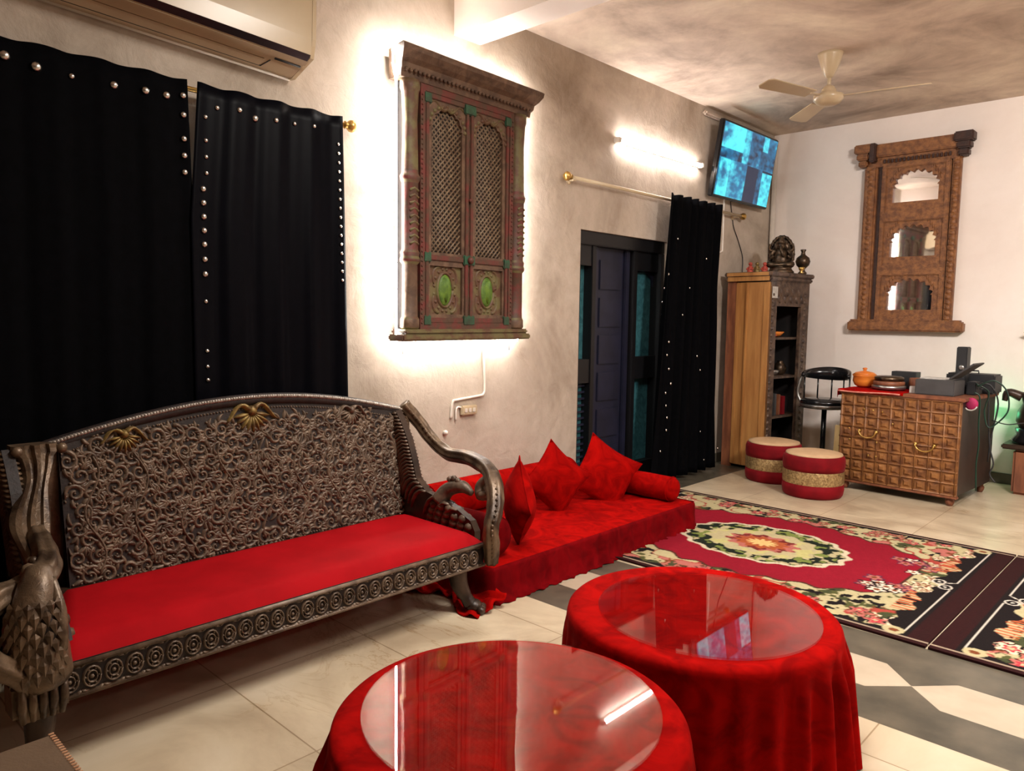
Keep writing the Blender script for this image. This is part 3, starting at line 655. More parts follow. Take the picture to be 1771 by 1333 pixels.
# crest rail with twisted rope edge
mb = MB(); pts = [(-3.105, .74+(2.46-.74)*i/60, arch_z(.74+(2.46-.74)*i/60)-.012) for i in range(61)]
mb.tube(pts, .022, 8, flat=1.2)
crest = mb.build('crest_rail', 'carve_lo', sofa)
mb = MB(); L = len(pts)
for i in range(150):
    t = i/149*(L-1); k = min(int(t), L-2); p = Vector(pts[k]).lerp(Vector(pts[k+1]), t-k); p += Vector((.016, 0, .012))
    mb.tube([p+Vector((-.008, -.006, -.004)), p, p+Vector((.008, .006, .004))], [.006, .010, .006], 5)
mb.build('rope_edge', 'rope', crest)
for ys, sc, mt in ((1.05, .75, 'gold'), (1.585, 1.0, 'gold'), (2.10, .75, 'carve_hi')):
    mb = MB(); zc = arch_z(ys)-.33-.02
    fm = lambda u, v, h, ys=ys, zc=zc, sc=sc: tmap(ys+u*sc, min(zc+v*sc, arch_z(ys+u*sc)-.352), h)
    for k in range(9):
        a = math.pi+math.pi*(k+.5)/9; leafs(mb, .012*math.cos(a), -.05+.012*math.sin(a), a, .075, fm, 0, .011, .022, 0)
    for sg in (-1, 1): mb.strip([(sg*(.01+.11*t), -.035+.03*math.sin(t*4.5)-.02*t) for t in [i/9 for i in range(10)]], [.016-.0012*i for i in range(10)], .028, fm)
    mb.dome(0, -.04, .026, .034, fm, 0, 9); mb.build('shell_ornament', mt, sofa)
# seat cushion
XF = -2.405
mb = MB(); nx, ny = 14, 50
def seat_z(x, y):
    a = (x+3.0)/(XF+3.0-.0); b_ = (y-.60)/(2.37-.60); e = min(1, min(a, 1-a)*7+.05)*min(1, min(b_, 1-b_)*22+.05); return .312+.045*math.sqrt(max(0, min(1, e)))
vs = []
for j in range(nx+1):
    for i in range(ny+1):
        x = -3.0+(XF-.005+3.0)*j/nx; wl = .60+(.80-.60)*(1-j/nx)*.9; wr = 2.37; y = wl+(wr-wl)*i/ny
        vs.append((x, y, seat_z(x, y) if 0 < i < ny and 0 < j < nx else .304))
mb.add(vs, [(j*(ny+1)+i, j*(ny+1)+i+1, (j+1)*(ny+1)+i+1, (j+1)*(ny+1)+i) for j in range(nx) for i in range(ny)], 0, True)
n0 = len(mb.v); mb.add([(-3.0, .78, .29), (-3.0, 2.37, .29), (XF-.005, 2.37, .29), (XF-.005, .6, .29)], [(0, 1, 2, 3)])
mb.build('seat_cushion', 'seat', sofa)
# carved apron with medallions
mb = MB(); mb.box((XF-.03, .60, .195), (XF, 2.37, .308), 0, bev=.006)
fa = lambda u, v, h: (XF+h, u, v)
for zz in (.204, .299): mb.strip([(.60, zz), (2.37, zz)], .009, .010, fa, 1)
for k in range(28):
    u = .645+k*.0612; v = .2515
    for rr, wd in ((.024, .004), (.014, .003)): mb.strip([(u+rr*math.cos(2*math.pi*i/14), v+rr*1.3*math.sin(2*math.pi*i/14)) for i in range(15)], wd, .009, fa, 1)
    mb.dome(u, v, .008, .010, fa, 1, 6)
    for a in range(6): mb.dome(u+.019*math.cos(a*1.047), v+.025*math.sin(a*1.047), .0042, .009, fa, 1, 5)
    for sv in (-1, 1): leafs(mb, u+.031, v+sv*.036, 2.6*sv, .022, fa, 1, .006, .008, .3); leafs(mb, u+.031, v+sv*.036, .5*sv, .022, fa, 1, .006, .008, .3)
mb.build('apron', ['carve_lo', 'carve_hi'], sofa)
mb = MB()
for yy in (.62, 2.35): mb.box((-3.0, yy-.015, .20), (XF-.03, yy+.015, .30), bev=.004)
mb.box((-3.03, .64, .17), (-2.99, 2.34, .335)); mb.build('seat_frame', 'arm_dark', sofa)
# arms: measured sweeps; right one bows out to the floor cushions
def arm(path, rad, name_mat, extra):
    t = MB(); sp = smooth_path(path, 8); b0 = len(t.v); seg = 30; t.tube(sp, lerp_list(rad, len(sp)), seg, up=(0, 1, 0))
    for i, p in enumerate(sp):
        for k in range(seg):
            v = Vector(t.v[b0+i*seg+k]); f = 1+.10*math.cos(6*2*math.pi*k/seg)+.03*math.sin(i*1.1)*math.cos(3*2*math.pi*k/seg); t.v[b0+i*seg+k] = tuple(p+(v-p)*f)
    # carved groove ridges along the arm
    for i in range(3, len(sp)-2, 2):
        r = lerp_list(rad, len(sp))[i]; t.ball(sp[i]+Vector((r*.78, -r*.55, r*.25)), .0085, 0, 6, 4)
    return t
PR = [(-3.10, 2.44, .885), (-3.06, 2.51, .79), (-3.00, 2.55, .70), (-2.88, 2.565, .635), (-2.70, 2.545, .640), (-2.53, 2.51, .612), (-2.43, 2.455, .552), (-2.37, 2.40, .47), (-2.345, 2.35, .39), (-2.36, 2.37, .30), (-2.375, 2.385, .215)]
ra = arm(PR, [.036, .034, .033, .032, .034, .038, .040, .036, .033, .036, .03], 'arm', 1)
ra.build('arm', 'arm', sofa)
PL = [(-2.86, .69, .60), (-2.74, .68, .565), (-2.62, .65, .535), (-2.50, .56, .53), (-2.42, .47, .54), (-2.36, .41, .50), (-2.33, .43, .42), (-2.34, .50, .35), (-2.36, .55, .28)]
la = arm(PL, [.030, .036, .042, .040, .036, .034, .034, .03], 'arm', 1)
la.build('arm', 'arm', sofa)
def wing(y0, sgn, mt):
    """feathered side: falls from the back post to the front of the seat"""
    mb = MB(); prof = [(-3.07, .86), (-3.02, .80), (-2.97, .72), (-2.93, .62), (-2.90, .53), (-2.82, .475), (-2.70, .455), (-2.60, .43), (-2.50, .39), (-2.47, .345)]
    out = [(-3.08, .30)]+prof+[(-2.47, .30)]
    mb.poly([(p[0], p[1]) for p in out], [], -.018, .018, lambda u, v, h: (u, y0+h, v), 0)
    for k in range(26):        # feather ridges fan down the side, seen from both faces
        t = k/25; zt = .845-.42*t; xs_ = np.interp(-zt, [-p[1] for p in prof], [p[0] for p in prof])
        for face in (-1, 1):
            mb.strip([(xs_-.006, zt), (xs_-.04, zt+.002), (xs_-.075, zt-.02), (xs_-.10, zt-.055), (xs_-.115, zt-.10)], [.005, .010, .011, .009, .004], .016, lambda u, v, h, f=face: (max(u, -3.08), y0+f*(.018+h), v), 1)
    for a in range(6):
        for c in range(4):
            u = -2.80+a*.055+c*.012; v = .325+c*.032
            if v < np.interp(u, [p[0] for p in prof], [p[1] for p in prof])-.015:
                for face in (-1, 1): mb.dome(u, v, .022, .018, lambda u, v, h, f=face: (u, y0+f*(.018+h), v), 1, 8)
    # bird head with crest curling under the arm
    mb.tube(smooth_path([(-2.74, y0, .44), (-2.70, y0+sgn*.02, .50), (-2.62, y0+sgn*.04, .525), (-2.56, y0+sgn*.05, .50)], 6), lerp_list([.045, .036, .032, .014], 19), 10, 1)
    for k in range(3): mb.ball((-2.70+.03*k, y0+sgn*.03, .552+.008*(k % 2)), .016, 1, 8, 6)
    mb.tube(smooth_path([(-2.47, y0+sgn*.09, .60), (-2.53, y0+sgn*.08, .545), (-2.52, y0+sgn*.07, .50), (-2.47, y0+sgn*.07, .51), (-2.475, y0+sgn*.075, .545)], 6), lerp_list([.018, .026, .03, .022, .014], 25), 8, 1)
    return mb
wing(2.385, 1, 0).build('side_panel', ['arm_dark', 'carve_hi'], sofa)
wing(.66, -1, 0).build('side_panel', ['carve_lo', 'arm'], sofa)
# back posts
mb = MB(); NP = 26
vs = []
for i in range(NP+1):
    t = i/NP; z = .87-.37*t; yc_ = .742-.075*t+.014*math.sin(t*7); hw_ = .052+.010*math.sin(t*11+1)+(.012 if i < 3 else 0); xf = -3.045+.34*t**1.6
    for (dy, dx) in ((-1, -.07), (-1, -.02), (-.78, 0), (-.5, .004), (-.42, -.014), (-.2, -.014), (-.1, .01), (.12, .012), (.22, -.012), (.46, -.012), (.56, .004), (.85, 0), (1, -.02), (1, -.07)): vs.append((xf+dx, yc_+dy*hw_, z))
q = 14; mb.add(vs, [(i*q+k, i*q+k+1, (i+1)*q+k+1, (i+1)*q+k) for i in range(NP) for k in range(q-1)]+[(i*q+q-1, i*q, (i+1)*q, (i+1)*q+q-1) for i in range(NP)]+[tuple(range(q)), tuple(NP*q+k for k in range(q))], 0, False)
mb.box((-3.14, .68, .30), (-3.09, .83, .86), bev=.01)
for yy in (.685, .825): mb.ball((-3.05, yy, .85), .02, 0, 8, 6)
mb.build('post', 'arm', sofa)
MB().box((-3.14, 2.40, .30), (-3.07, 2.47, .84), bev=.015).build('post', 'arm', sofa)
# left front: bird body and fluted block
mb = MB(); mb.tube(smooth_path([(-2.38, .575, .30), (-2.37, .56, .38), (-2.38, .555, .46), (-2.41, .575, .55), (-2.45, .59, .60)], 6), lerp_list([.075, .08, .075, .055, .035], 25), 14)
for k in range(8):
    for c in range(6):
        a = -1.5+c*.42+(.21 if k % 2 else 0); z = .335+k*.027; rr = .078-.0045*max(0, k-4); ax = Vector((math.cos(a), math.sin(a), 0)); tn = Vector((-math.sin(a), math.cos(a), 0)); p = Vector((-2.372, .557, z))
        mb.add([p+ax*rr+tn*-.014+Vector((0, 0, .012)), p+ax*(rr+.009)+Vector((0, 0, .010)), p+ax*rr+tn*.014+Vector((0, 0, .012)), p+ax*(rr+.010)+Vector((0, 0, -.022)), p+ax*rr+Vector((0, 0, .024))], [(0, 1, 3), (1, 2, 3), (0, 4, 1), (4, 2, 1)])
mb.tube(smooth_path([(-2.40, .60, .34), (-2.325, .605, .40), (-2.34, .61, .50), (-2.40, .61, .58)], 6), lerp_list([.012, .02, .02, .012], 19), 8)
bc = mb.build('bird_carving', 'arm', sofa)
mb = MB(); mb.ball((0, 0, 0), 1, 0, 14, 10); mb.v = [(-2.312+v[0]*.012, .572+v[1]*.024, .445+v[2]*.062) for v in mb.v]; mb.build('dark_oval', 'carve_lo', bc)
mb = MB(); mb.box((-2.46, .49, .19), (-2.34, .63, .315), bev=.02)
for k in range(5): mb.tube([(-2.335, .508+k*.026, .305), (-2.332, .508+k*.026, .25), (-2.345, .512+k*.024, .20)], [.011, .013, .008], 8)
mb.build('fluted_block', 'arm', sofa)
def leg(p, d, mt='arm_dark', paw=True):
    mb = MB(); x, y, z = p; sp = smooth_path([(x, y, z), (x+d[0]*.15, y+d[1]*.1, z*.66), (x+d[0]*.55, y+d[1]*.5, z*.36), (x+d[0]*.8, y+d[1]*.75, .04)], 6)
    mb.tube(sp, lerp_list([.046, .040, .028, .032], len(sp)), 12)
    fx, fy = x+d[0], y+d[1]; mb.ball((fx, fy, .032), .036, 0, 12, 8, (1.1, 1.1, .88))
    dn = Vector((d[0], d[1], 0)).normalized(); pn = Vector((-dn.y, dn.x, 0))
    if paw:
        for k in (-1, 0, 1):
            q = Vector((fx, fy, .02))+dn*.035+pn*.024*k; mb.ball(q, .020, 0, 10, 6, (1.1, 1.1, .95))
    return mb.build('leg', mt, sofa)
leg((-2.45, 2.24, .205), (.06, .05)); leg((-2.42, .57, .2), (.05, -.04)); leg((-2.98, 2.30, .18), (-.03, .03)); leg((-2.98, .70, .18), (-.03, -.03))

# ------------------------------------------------------------------ floor seat (divan)
def soft_box(name, a, b_, mt, parent=None, bev=.04, wob=.006, seed=1, sub=7):
    bm = bmesh.new(); bmesh.ops.create_cube(bm, size=1); c = [(a[i]+b_[i])/2 for i in range(3)]; d = [b_[i]-a[i] for i in range(3)]
    for v in bm.verts: v.co = Vector([c[i]+v.co[i]*d[i] for i in range(3)])
    bmesh.ops.bevel(bm, geom=bm.edges[:], offset=bev, segments=4, affect='EDGES', profile=.6)
    bmesh.ops.subdivide_edges(bm, edges=[e for e in bm.edges if e.calc_length() > .1], cuts=sub, use_grid_fill=True)
    rr = random.Random(seed)
    for v in bm.verts:
        p = v.co; q = wob*(math.sin(p.x*19+seed)*math.sin(p.y*15+seed*2)+.6*math.sin(p.y*33+p.z*21))
        v.co += v.normal*q
        if v.co.z < a[2]: v.co.z = a[2]
    m = MB(); m.bm(bm, 0, True); return m
dv = thing('floor_mattress', 'low red velvet floor mattress with draped cover along the wall', 'mattress', (0, 0, 0))
soft_box('x', (-3.36, 2.43, .0), (-2.41, 4.30, .165), 'velvet', bev=.03, wob=.006, seed=2).build('mattress', 'velvet', dv)
mb = MB(); n = 150; rows_ = [(0.0, .168), (.012, .15), (.018, .08), (.03, .012), (.055, .006)]
def rim(i):     # along front, then round the far end and the near end
    t = i/n
    if t < .12: k = t/.12; return Vector((-3.1+.68*k, 2.425, 0)), Vector((0, -1, 0))
    if t < .88: k = (t-.12)/.76; return Vector((-2.412, 2.43+1.87*k, 0)), Vector((1, 0, 0))
    k = (t-.88)/.12; return Vector((-2.42-.6*k, 4.30, 0)), Vector((0, 1, 0))
vs = []
for (o_, z) in rows_:
    for i in range(n+1):
        p, nn = rim(i); k = 1-z/.168; f = .014*k*(math.sin(i*.9)+.6*math.sin(i*2.1+1)); q = p+nn*(o_+f*(.6+(i > 110)*.4)); vs.append((q.x, q.y, z+(.003*math.sin(i*1.3) if z < .02 else 0)))
mb.add(vs, [(j*(n+1)+i, j*(n+1)+i+1, (j+1)*(n+1)+i+1, (j+1)*(n+1)+i) for j in range(len(rows_)-1) for i in range(n)], 0, True)
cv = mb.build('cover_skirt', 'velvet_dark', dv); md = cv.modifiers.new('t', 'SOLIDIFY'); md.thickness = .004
# crumpled end of the cover on the floor
mb = MB(); nu, nv = 46, 20; vs = []
for j in range(nv+1):
    for i in range(nu+1):
        u, v = i/nu, j/nv; x = -2.95+.62*u; y = 2.44-(.17+.05*math.sin(u*9))*v
        z = .012+.05*(1-v)**2+.014*math.sin(u*38+3*math.sin(v*5))*(.4+v)+.010*math.sin(v*16+u*9); vs.append((x+.012*math.sin(v*14), y, max(.006, z)))
mb.add(vs, [(j*(nu+1)+i, j*(nu+1)+i+1, (j+1)*(nu+1)+i+1, (j+1)*(nu+1)+i) for j in range(nv) for i in range(nu)], 0, True)
cr = mb.build('cover_corner', 'velvet', dv); md = cr.modifiers.new('t', 'SOLIDIFY'); md.thickness = .004
def bolster(p0, p1, r, label, mt='velvet'):
    p0, p1 = Vector(p0), Vector(p1); d = (p1-p0); L = d.length; d.normalize(); t = thing('bolster', label, 'bolster', p0, group='red bolsters on the floor mattress')
    mb = MB(); prof = [(0.001, 0), (r*.5, -.004), (r*.86, .006), (r*.99, .03), (r*1.02, L*.3), (r, L*.5), (r*1.02, L*.7), (r*.99, L-.03), (r*.86, L-.006), (r*.5, L+.004), (.001, L)]
    mb.lathe(prof, (0, 0, 0), 28, 0, axis='y' if abs(d.y) > .5 else 'x', caps=False)
    if (d.y if abs(d.y) > .5 else d.x) < 0: mb.v = [(-v[0], -v[1], v[2]) if 0 else ((v[0], -v[1], v[2]) if abs(d.y) > .5 else (-v[0], v[1], v[2])) for v in mb.v]
    mb.build('roll', mt, t)
    for q in (.03, L-.03):
        m2 = MB()
        c_ = Vector((0, 0, 0))+d*q
        ax = Vector((1, 0, 0)) if abs(d.y) > .5 else Vector((0, 1, 0))
        m2.tube([c_+(ax*math.cos(2*math.pi*k/28)+Vector((0, 0, 1))*math.sin(2*math.pi*k/28))*(r*1.0) for k in range(28)], .004, 5, closed=True)
        m2.build('piping', mt, t)
    return t
bolster((-3.27, 2.72, .27), (-3.27, 4.06, .27), .105, 'long red bolster lying against the wall at the back of the floor mattress')
bolster((-2.50, 4.20, .245), (-3.10, 4.20, .245), .080, 'red bolster across the far end of the floor mattress, near the rug', 'velvet')
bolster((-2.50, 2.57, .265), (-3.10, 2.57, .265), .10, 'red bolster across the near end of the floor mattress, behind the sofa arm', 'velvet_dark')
def cushion(label, loc, rot, size, th, mt='velvet'):
    n = 16; vs = []; fs = []
    for s in (1, -1):
        for j in range(n+1):
            for i in range(n+1):
                u, v = i/n*2-1, j/n*2-1
                pinch = 1-.10*(1-u*u)*(abs(v) > 0)*(v*v)**2-.0; pu = u*(1-.11*(1-v*v)*0-.0)*(1-.10*(1-v*v)*0)
                x = u*(1-.13*(1-v*v)**1*abs(u)**2)*size/2; y = v*(1-.13*(1-u*u)**1*abs(v)**2)*size/2
                h = (max(0, 1-u**2)**.6)*(max(0, 1-v**2)**.6)*th/2
                vs.append((x, y, s*h+.004*math.sin(u*7+v*5)*(1-u*u)*(1-v*v)))
    q0 = (n+1)**2
    for s in (0, 1):
        for j in range(n):
            for i in range(n): q = s*q0+j*(n+1)+i; fs.append((q, q+1, q+n+2, q+n+1))
    m = MB().add(vs, fs, 0, True)
    t = thing('cushion', label, 'cushion', loc, rot=rot, group='red velvet cushions on the floor mattress'); m.build('cover', mt, t)
    ring = []
    for k in range(4*12):
        s, r = divmod(k, 12); a = r/12*2-1
        u, v = [(a, -1), (1, a), (-a, 1), (-1, -a)][s]
        ring.append((u*(1-.13*(1-v*v)*abs(u)**2)*size/2, v*(1-.13*(1-u*u)*abs(v)**2)*size/2, 0))
    MB().tube(ring, .0035, 5, closed=True).build('piping', mt, t); return t
cushion('red velvet cushion standing on its corner by the sofa arm, seen edge on', (-2.60, 2.81, .385), Euler((R(90), R(45), R(-33))), .35, .16)
cushion('red velvet cushion with one corner pointing up, middle of the three', (-2.92, 3.49, .350), Euler((R(78), R(40), R(58))), .36, .16)
cushion('red velvet cushion leaning at the far end, in front of the dark door', (-2.90, 3.97, .315), Euler((R(72), R(32), R(52))), .41, .16)

# ------------------------------------------------------------------ round tables
def round_table(c, z, r, gc, gr, label, seed, facing):
    t = thing('round_table', label, 'table', (c[0], c[1], 0)); rr = random.Random(seed); nf = 30
    ph = [rr.uniform(-.25, .25) for _ in range(nf)]; am = [rr.uniform(.6, 1.2) for _ in range(nf)]
    N = nf*12; vs = []; fs = []
    prof = [(0, z), (.45, z), (.75, z), (.93, z), (.975, z-.003), (.995, z-.012), (1.005, z-.03)]+[(None, z-.03-(z-.034)*k/10) for k in range(1, 11)]
    for q, (f, zz) in enumerate(prof):
        for k in range(N):
            a = 2*math.pi*k/N
            if f is not None: R_ = max(.001, f*r); 
            else:
                d = (z-.03-zz)/(z-.03); kk = k/N*nf; i = int(kk) % nf; w_ = math.sin(2*math.pi*(kk-i)+ph[i]*3)
                near = 1-.85*max(0, math.sin(a)*facing)**.5; R_ = r*1.005+near*(d*.05+am[i]*.030*w_*min(1, d*4)+.004*math.sin(a*5+seed)*d)
            vs.append((R_*math.cos(a), R_*math.sin(a), zz))
    for q in range(len(prof)-1):
        for k in range(N): fs.append((q*N+k, q*N+(k+1) % N, (q+1)*N+(k+1) % N, (q+1)*N+k))
    o = MB().add(vs, fs, 0, True).build('tablecloth', 'velvet', t)
    MB().lathe([(gr, z+.002), (gr, z+.009)], (gc[0]-c[0], gc[1]-c[1], 0), 72).build('glass_top', 'glass', t, flat=True)
    mb = MB(); mb.lathe([(r*.96, z-.03), (r*.96, z-.008)], (0, 0, 0), 40); mb.build('tabletop', 'arm_dark', t)
    mb = MB(); mb.lathe([(.2, 0), (.2, .02), (.05, .05), (.04, z-.03)], (0, 0, 0), 20); mb.build('pedestal', 'arm_dark', t)
    return t
round_table((-1.185, 1.262), .39, .43, (-1.207, 1.289), .367, 'round table with red velvet cloth and glass top, nearest the camera', 5, 1)
round_table((-1.18, 2.165), .40, .437, (-1.152, 2.157), .352, 'round red clothed table with folded skirt, beside the patterned rug', 9, -1)

# ------------------------------------------------------------------ rugs
def rug_fn(flip):
    def fn(U, V):        # U in -1.14..1.14, V in -.875..0.875
        L = lambda c: np.array(srgb(*c)[:3]); shp = U.shape+(3,)
        red, cream, black, maroon, brown, pink, olive, white = [L(c) for c in ((128, 18, 34), (170, 158, 120), (24, 18, 18), (42, 16, 16), (112, 60, 34), (166, 96, 86), (76, 76, 42), (196, 186, 172))]
        C = np.zeros(shp)+cream
        n1 = vnoise(U, V, 14, 1); n2 = vnoise(U, V, 9, 2); n3 = vnoise(U, V, 22, 4, 2); n4 = vnoise(U, V, 6, 6, 2); n5 = vnoise(U, V, 30, 9, 1)
        def put(m, c): C[m] = c
        # outer frame dark, scalloped inside edge
        au, av = np.abs(U), np.abs(V)
        # flowers & leaves on the cream ground
        put((n1 > .60), olive); put((n2 > .63), brown); put((n3 > .66), black); put((n2 > .69), pink); put((n1 > .70), L((60, 64, 40))); put(n4 > .68, L((150, 60, 50))); put((n4 > .72), cream)
        rr = random.Random(11)
        for k in range(70):
            fu, fv = rr.uniform(-1, 1), rr.choice((-1, 1))*rr.uniform(.62, .78)
            if k % 3 == 0: fu, fv = rr.choice((-1, 1))*rr.uniform(.80, .97), rr.uniform(-.7, .7)
            R0 = rr.uniform(.03, .05); d = np.hypot(U-fu, V-fv); a = np.arctan2(V-fv, U-fu); rad = R0*(1+.3*np.cos(5*a+k))
            put((d < rad*1.35) & (np.cos(5*a+k+math.pi) > -.2), black if k % 2 else L((70, 60, 36))); put(d < rad, pink if k % 3 else L((220, 190, 160))); put(d < rad*.62, L((170, 50, 60)) if k % 2 else brown); put(d < rad*.3, cream)
        # red field
        lim = np.interp(au, [0, .18, .40, .55, .72, .80, .86], [.60, .60, .52, .50, .40, .33, .31])+.018*np.cos(U*34)
        field = (av < lim) & (au < .82)
        edge = (av < lim+.018) & (au < .835) & ~field
        put(edge, L((70, 40, 30))); put(field, red)
        C[field] = C[field]*(1+.25*(vnoise(U, V, 3, 12)[field][:, None]-.5))
        for sg in (-1, 1):   # flower sprays invading the field ends
            for k in range(16):
                fu, fv = sg*rr.uniform(.66, .88), rr.uniform(-.34, .34); R0 = rr.uniform(.025, .045); d = np.hypot(U-fu, V-fv); a = np.arctan2(V-fv, U-fu)
                if abs(fv) < .12 and abs(fu) < .8: continue
                put(d < R0*(1.2+.3*np.cos(5*a)), black if k % 2 else L((88, 40, 60))); put(d < R0*(.85+.25*np.cos(5*a)), L((222, 196, 176)) if k % 2 else pink); put(d < R0*.4, brown)
        # medallion
        e = np.hypot(U/.50, V/.375); th = np.arctan2(V/.375, U/.50); e = e+.030*np.cos(th*18)
        put(e < 1.0, L((190, 178, 150))); put(e < .93, L((26, 32, 24)))
        put((e < .92) & (e > .6) & (n3 > .58), cream); put((e < .92) & (e > .6) & (n5 > .7), L((110, 120, 60)))
        e2 = np.hypot(U/.50, V/.375)+.04*np.cos(th*12); put(e2 < .66, cream); put((e2 < .66) & (n3 > .62), L((176, 168, 110))); put(e2 < .42, L((110, 40, 36))); put((e2 < .42) & (n3 > .55), pink); put((e2 < .30), L((156, 78, 44))); put(e2 < .16, L((204, 170, 110)))
        # outer black band with thin white line
        sc = .018*np.cos(V*40)+.018*np.cos(V*17+1); blk = (au > .955+sc) ; put(blk, black)
        put((au > .885) & (au <= .955+sc) & (np.modf(np.abs(V)*30)[0] > .5) & (np.abs(av-.36) < .16), L((170, 84, 50)))
        put((av > .80+.012*np.cos(U*44)), black)
        dm = np.maximum(0, .07-np.abs(V))       # diamond jog in the middle of each end
        line = np.abs(au-(1.03-dm*1.2)); put((line < .0055) & (av < .80), white)
        kn = np.minimum(np.hypot((au-.955)/.8, V-.034), np.hypot((au-1.0)/.8, V+.034)); put(kn < .040, white); put(kn < .030, black); put(kn < .010, white)
        put(au > 1.055, maroon); put((au > 1.055) & (vnoise(U*3, V*.3, 30, 7, 1) > .55), L((40, 16, 16)))
        put((av > .845), maroon); put((np.abs(av-.835) < .006), L((150, 130, 110)))
        cf = np.hypot(au-.99, av-.79); put(cf < .045, cream); put(cf < .02, brown)
        C *= (1+.16*(vnoise(U, V, 90, 3, 1)-.5))[..., None]
        return C
    return fn
rg = thing('floor_rug', 'red rug with cream flower border and oval medallion between the tables and pouffes', 'rug', (-1.925, 4.255, 0), R(-.8), group='patterned rugs')
grid_pattern('pile', -1.14, 1.14, -.875, .875, 330, 250, rug_fn(0), lambda u, v: (u, v, .011), 'rug', rg, .010)
rg2 = thing('floor_rug', 'second patterned rug cut off by the right edge, dark end meeting the red medallion rug', 'rug', (.365, 4.222, 0), R(-.8), group='patterned rugs')
g2 = grid_pattern('pile', -1.14, 1.14, -.875, .875, 330, 250, rug_fn(1), lambda u, v: (u, v, .011), 'rug', rg2, .010)

# ------------------------------------------------------------------ pouffes
def pouf(loc, label):
    t = thing('pouffe', label, 'pouffe', loc, group='red drum pouffes'); r = .222
    MB().lathe([(r*.94, 0), (r*1.0, .02), (r*1.03, .06), (r*1.01, .105)], (0, 0, 0), 36).build('base', 'pouf_red', t)
    MB().lathe([(r*1.012, .105), (r*1.02, .115), (r*1.02, .195), (r*1.012, .205)], (0, 0, 0), 36, caps=False).build('sequin_band', 'sequin', t)
    MB().lathe([(r*1.01, .205), (r*1.03, .24), (r*1.03, .285), (r*1.0, .31), (r*.95, .322)], (0, 0, 0), 36).build('body', 'pouf_red', t)
    MB().lathe([(r*.955, .318), (r*.93, .333), (r*.7, .343), (r*.3, .347), (.001, .348)], (0, 0, 0), 36).build('top', 'pouf_top', t)
    return t
pouf((-2.235, 5.80, 0), 'red drum pouffe with gold band, the one nearer the wooden chest')
pouf((-2.69, 6.09, 0), 'red drum pouffe with gold band, the one in front of the tall cabinet')

# ------------------------------------------------------------------ tall cabinet (front faces local +x, side towards the camera)
cb = thing('tall_cabinet', 'tall narrow cabinet with honey wood side and dark carved open front in the corner', 'cabinet', (-2.89, 6.325, 0), R(-6))
D, Wc, Hc = .43, .68, 1.76
mb = MB(); mb.box((-.30, 0, .03), (-.03, .02, Hc-.07), 0); mb.box((-.34, -.004, .03), (-.30, .024, Hc-.07), 0, bev=.006)
mb.box((-.235, -.012, .03), (-.215, .004, Hc-.07), 0, bev=.004); mb.box((-.06, -.008, .03), (0, .03, Hc-.07), 0, bev=.004)
mb.build('side_board', 'oak', cb)
MB().box((-D, 0, .0), (-.34, .03, Hc-.06)).box((-D, .03, 0), (-D+.03, Wc-.0, Hc-.06)).box((-D, Wc-.03, 0), (-.03, Wc, Hc-.06)).build('carcass', 'rust_wood', cb)
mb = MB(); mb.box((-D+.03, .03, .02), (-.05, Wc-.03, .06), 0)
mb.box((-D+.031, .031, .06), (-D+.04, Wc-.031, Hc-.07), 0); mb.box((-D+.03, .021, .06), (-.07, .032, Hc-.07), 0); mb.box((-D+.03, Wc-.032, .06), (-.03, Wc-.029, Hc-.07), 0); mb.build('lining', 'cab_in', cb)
mb = MB(); mb.box((-.36-.09, -.035, Hc-.02), (.03, Wc+.03, Hc+.02), 0, bev=.008); mb.box((-.45, -.02, Hc-.06), (.02, Wc+.02, Hc-.02), 0, bev=.01)
mb.build('cornice', 'cab_dark', cb)
MB().box((-.42, -.037, Hc-.015), (-.0, -.034, Hc+.015)).box((-.42, -.024, Hc-.06), (-.0, -.02, Hc-.02)).build('cornice_edge', 'oak', cb)
mb = MB(); z1 = Hc-.06
mb.poly([(0, .0), (Wc, .0), (Wc, z1), (0, z1)], [[(.12, .14), (Wc-.14, .14), (Wc-.14, z1-.22), (.12, z1-.22)]], -.03, .0, lambda u, v, h: (h, u, v))
ff = lambda u, v, h: (h, u, v)
for k in range(26): mb.dome(.05, .08+k*.06, .018, .012, ff, 0, 7); mb.dome(Wc-.07, .08+k*.06, .022, .012, ff, 0, 7)
for k in range(9): leafs(mb, .14+k*.05, z1-.13, 1.57 if k % 2 else -1.57, .07, ff, 0, .016, .014, .4)
mb.build('carved_front', 'cab_dark', cb)
for zz in (1.20, .845, .48):
    MB().box((-D+.04, .035, zz-.02), (-.035, Wc-.035, zz)).build('shelf', 'cab_dark', cb)
MB().box((.002, .03, z1-.15), (.006, .115, z1-.05)).build('notice', 'paper', cb)
cm = cb.matrix_basis if False else Matrix.Translation((-2.89, 6.325, 0)) @ Matrix.Rotation(R(-6), 4, 'Z')
def in_cab(x, y, z): return tuple(cm @ Vector((x, y, z)))
def box_obj(name, a, b_, mt, label, cat, group=None, loc=(0, 0, 0), rz=0, bev=.002):
    o = MB().box(a, b_, bev=bev).build(name, mt); o.location = loc; o.rotation_euler = (0, 0, rz); return tag(o, label, cat, group)
lb = ['tall pale book at the left of the lower cabinet shelf', 'dark book standing next to the pale one on the lower cabinet shelf', 'grey book in the middle of the lower cabinet shelf', 'slim brown book leaning on the lower cabinet shelf', 'red book at the right of the lower cabinet shelf']
for k, (mt, hh, th) in enumerate((('paper', .22, .035), ('black_matte', .21, .04), ('grey_plastic', .20, .03), ('rust_wood', .19, .03), ('pouf_red', .17, .05))):
    y0 = .15+k*.065; box_obj('book', (-.2, 0, 0), (-.07, th, hh), mt, lb[k], 'book', 'books on the lower cabinet shelf', in_cab(0, y0, .481), R(-6))
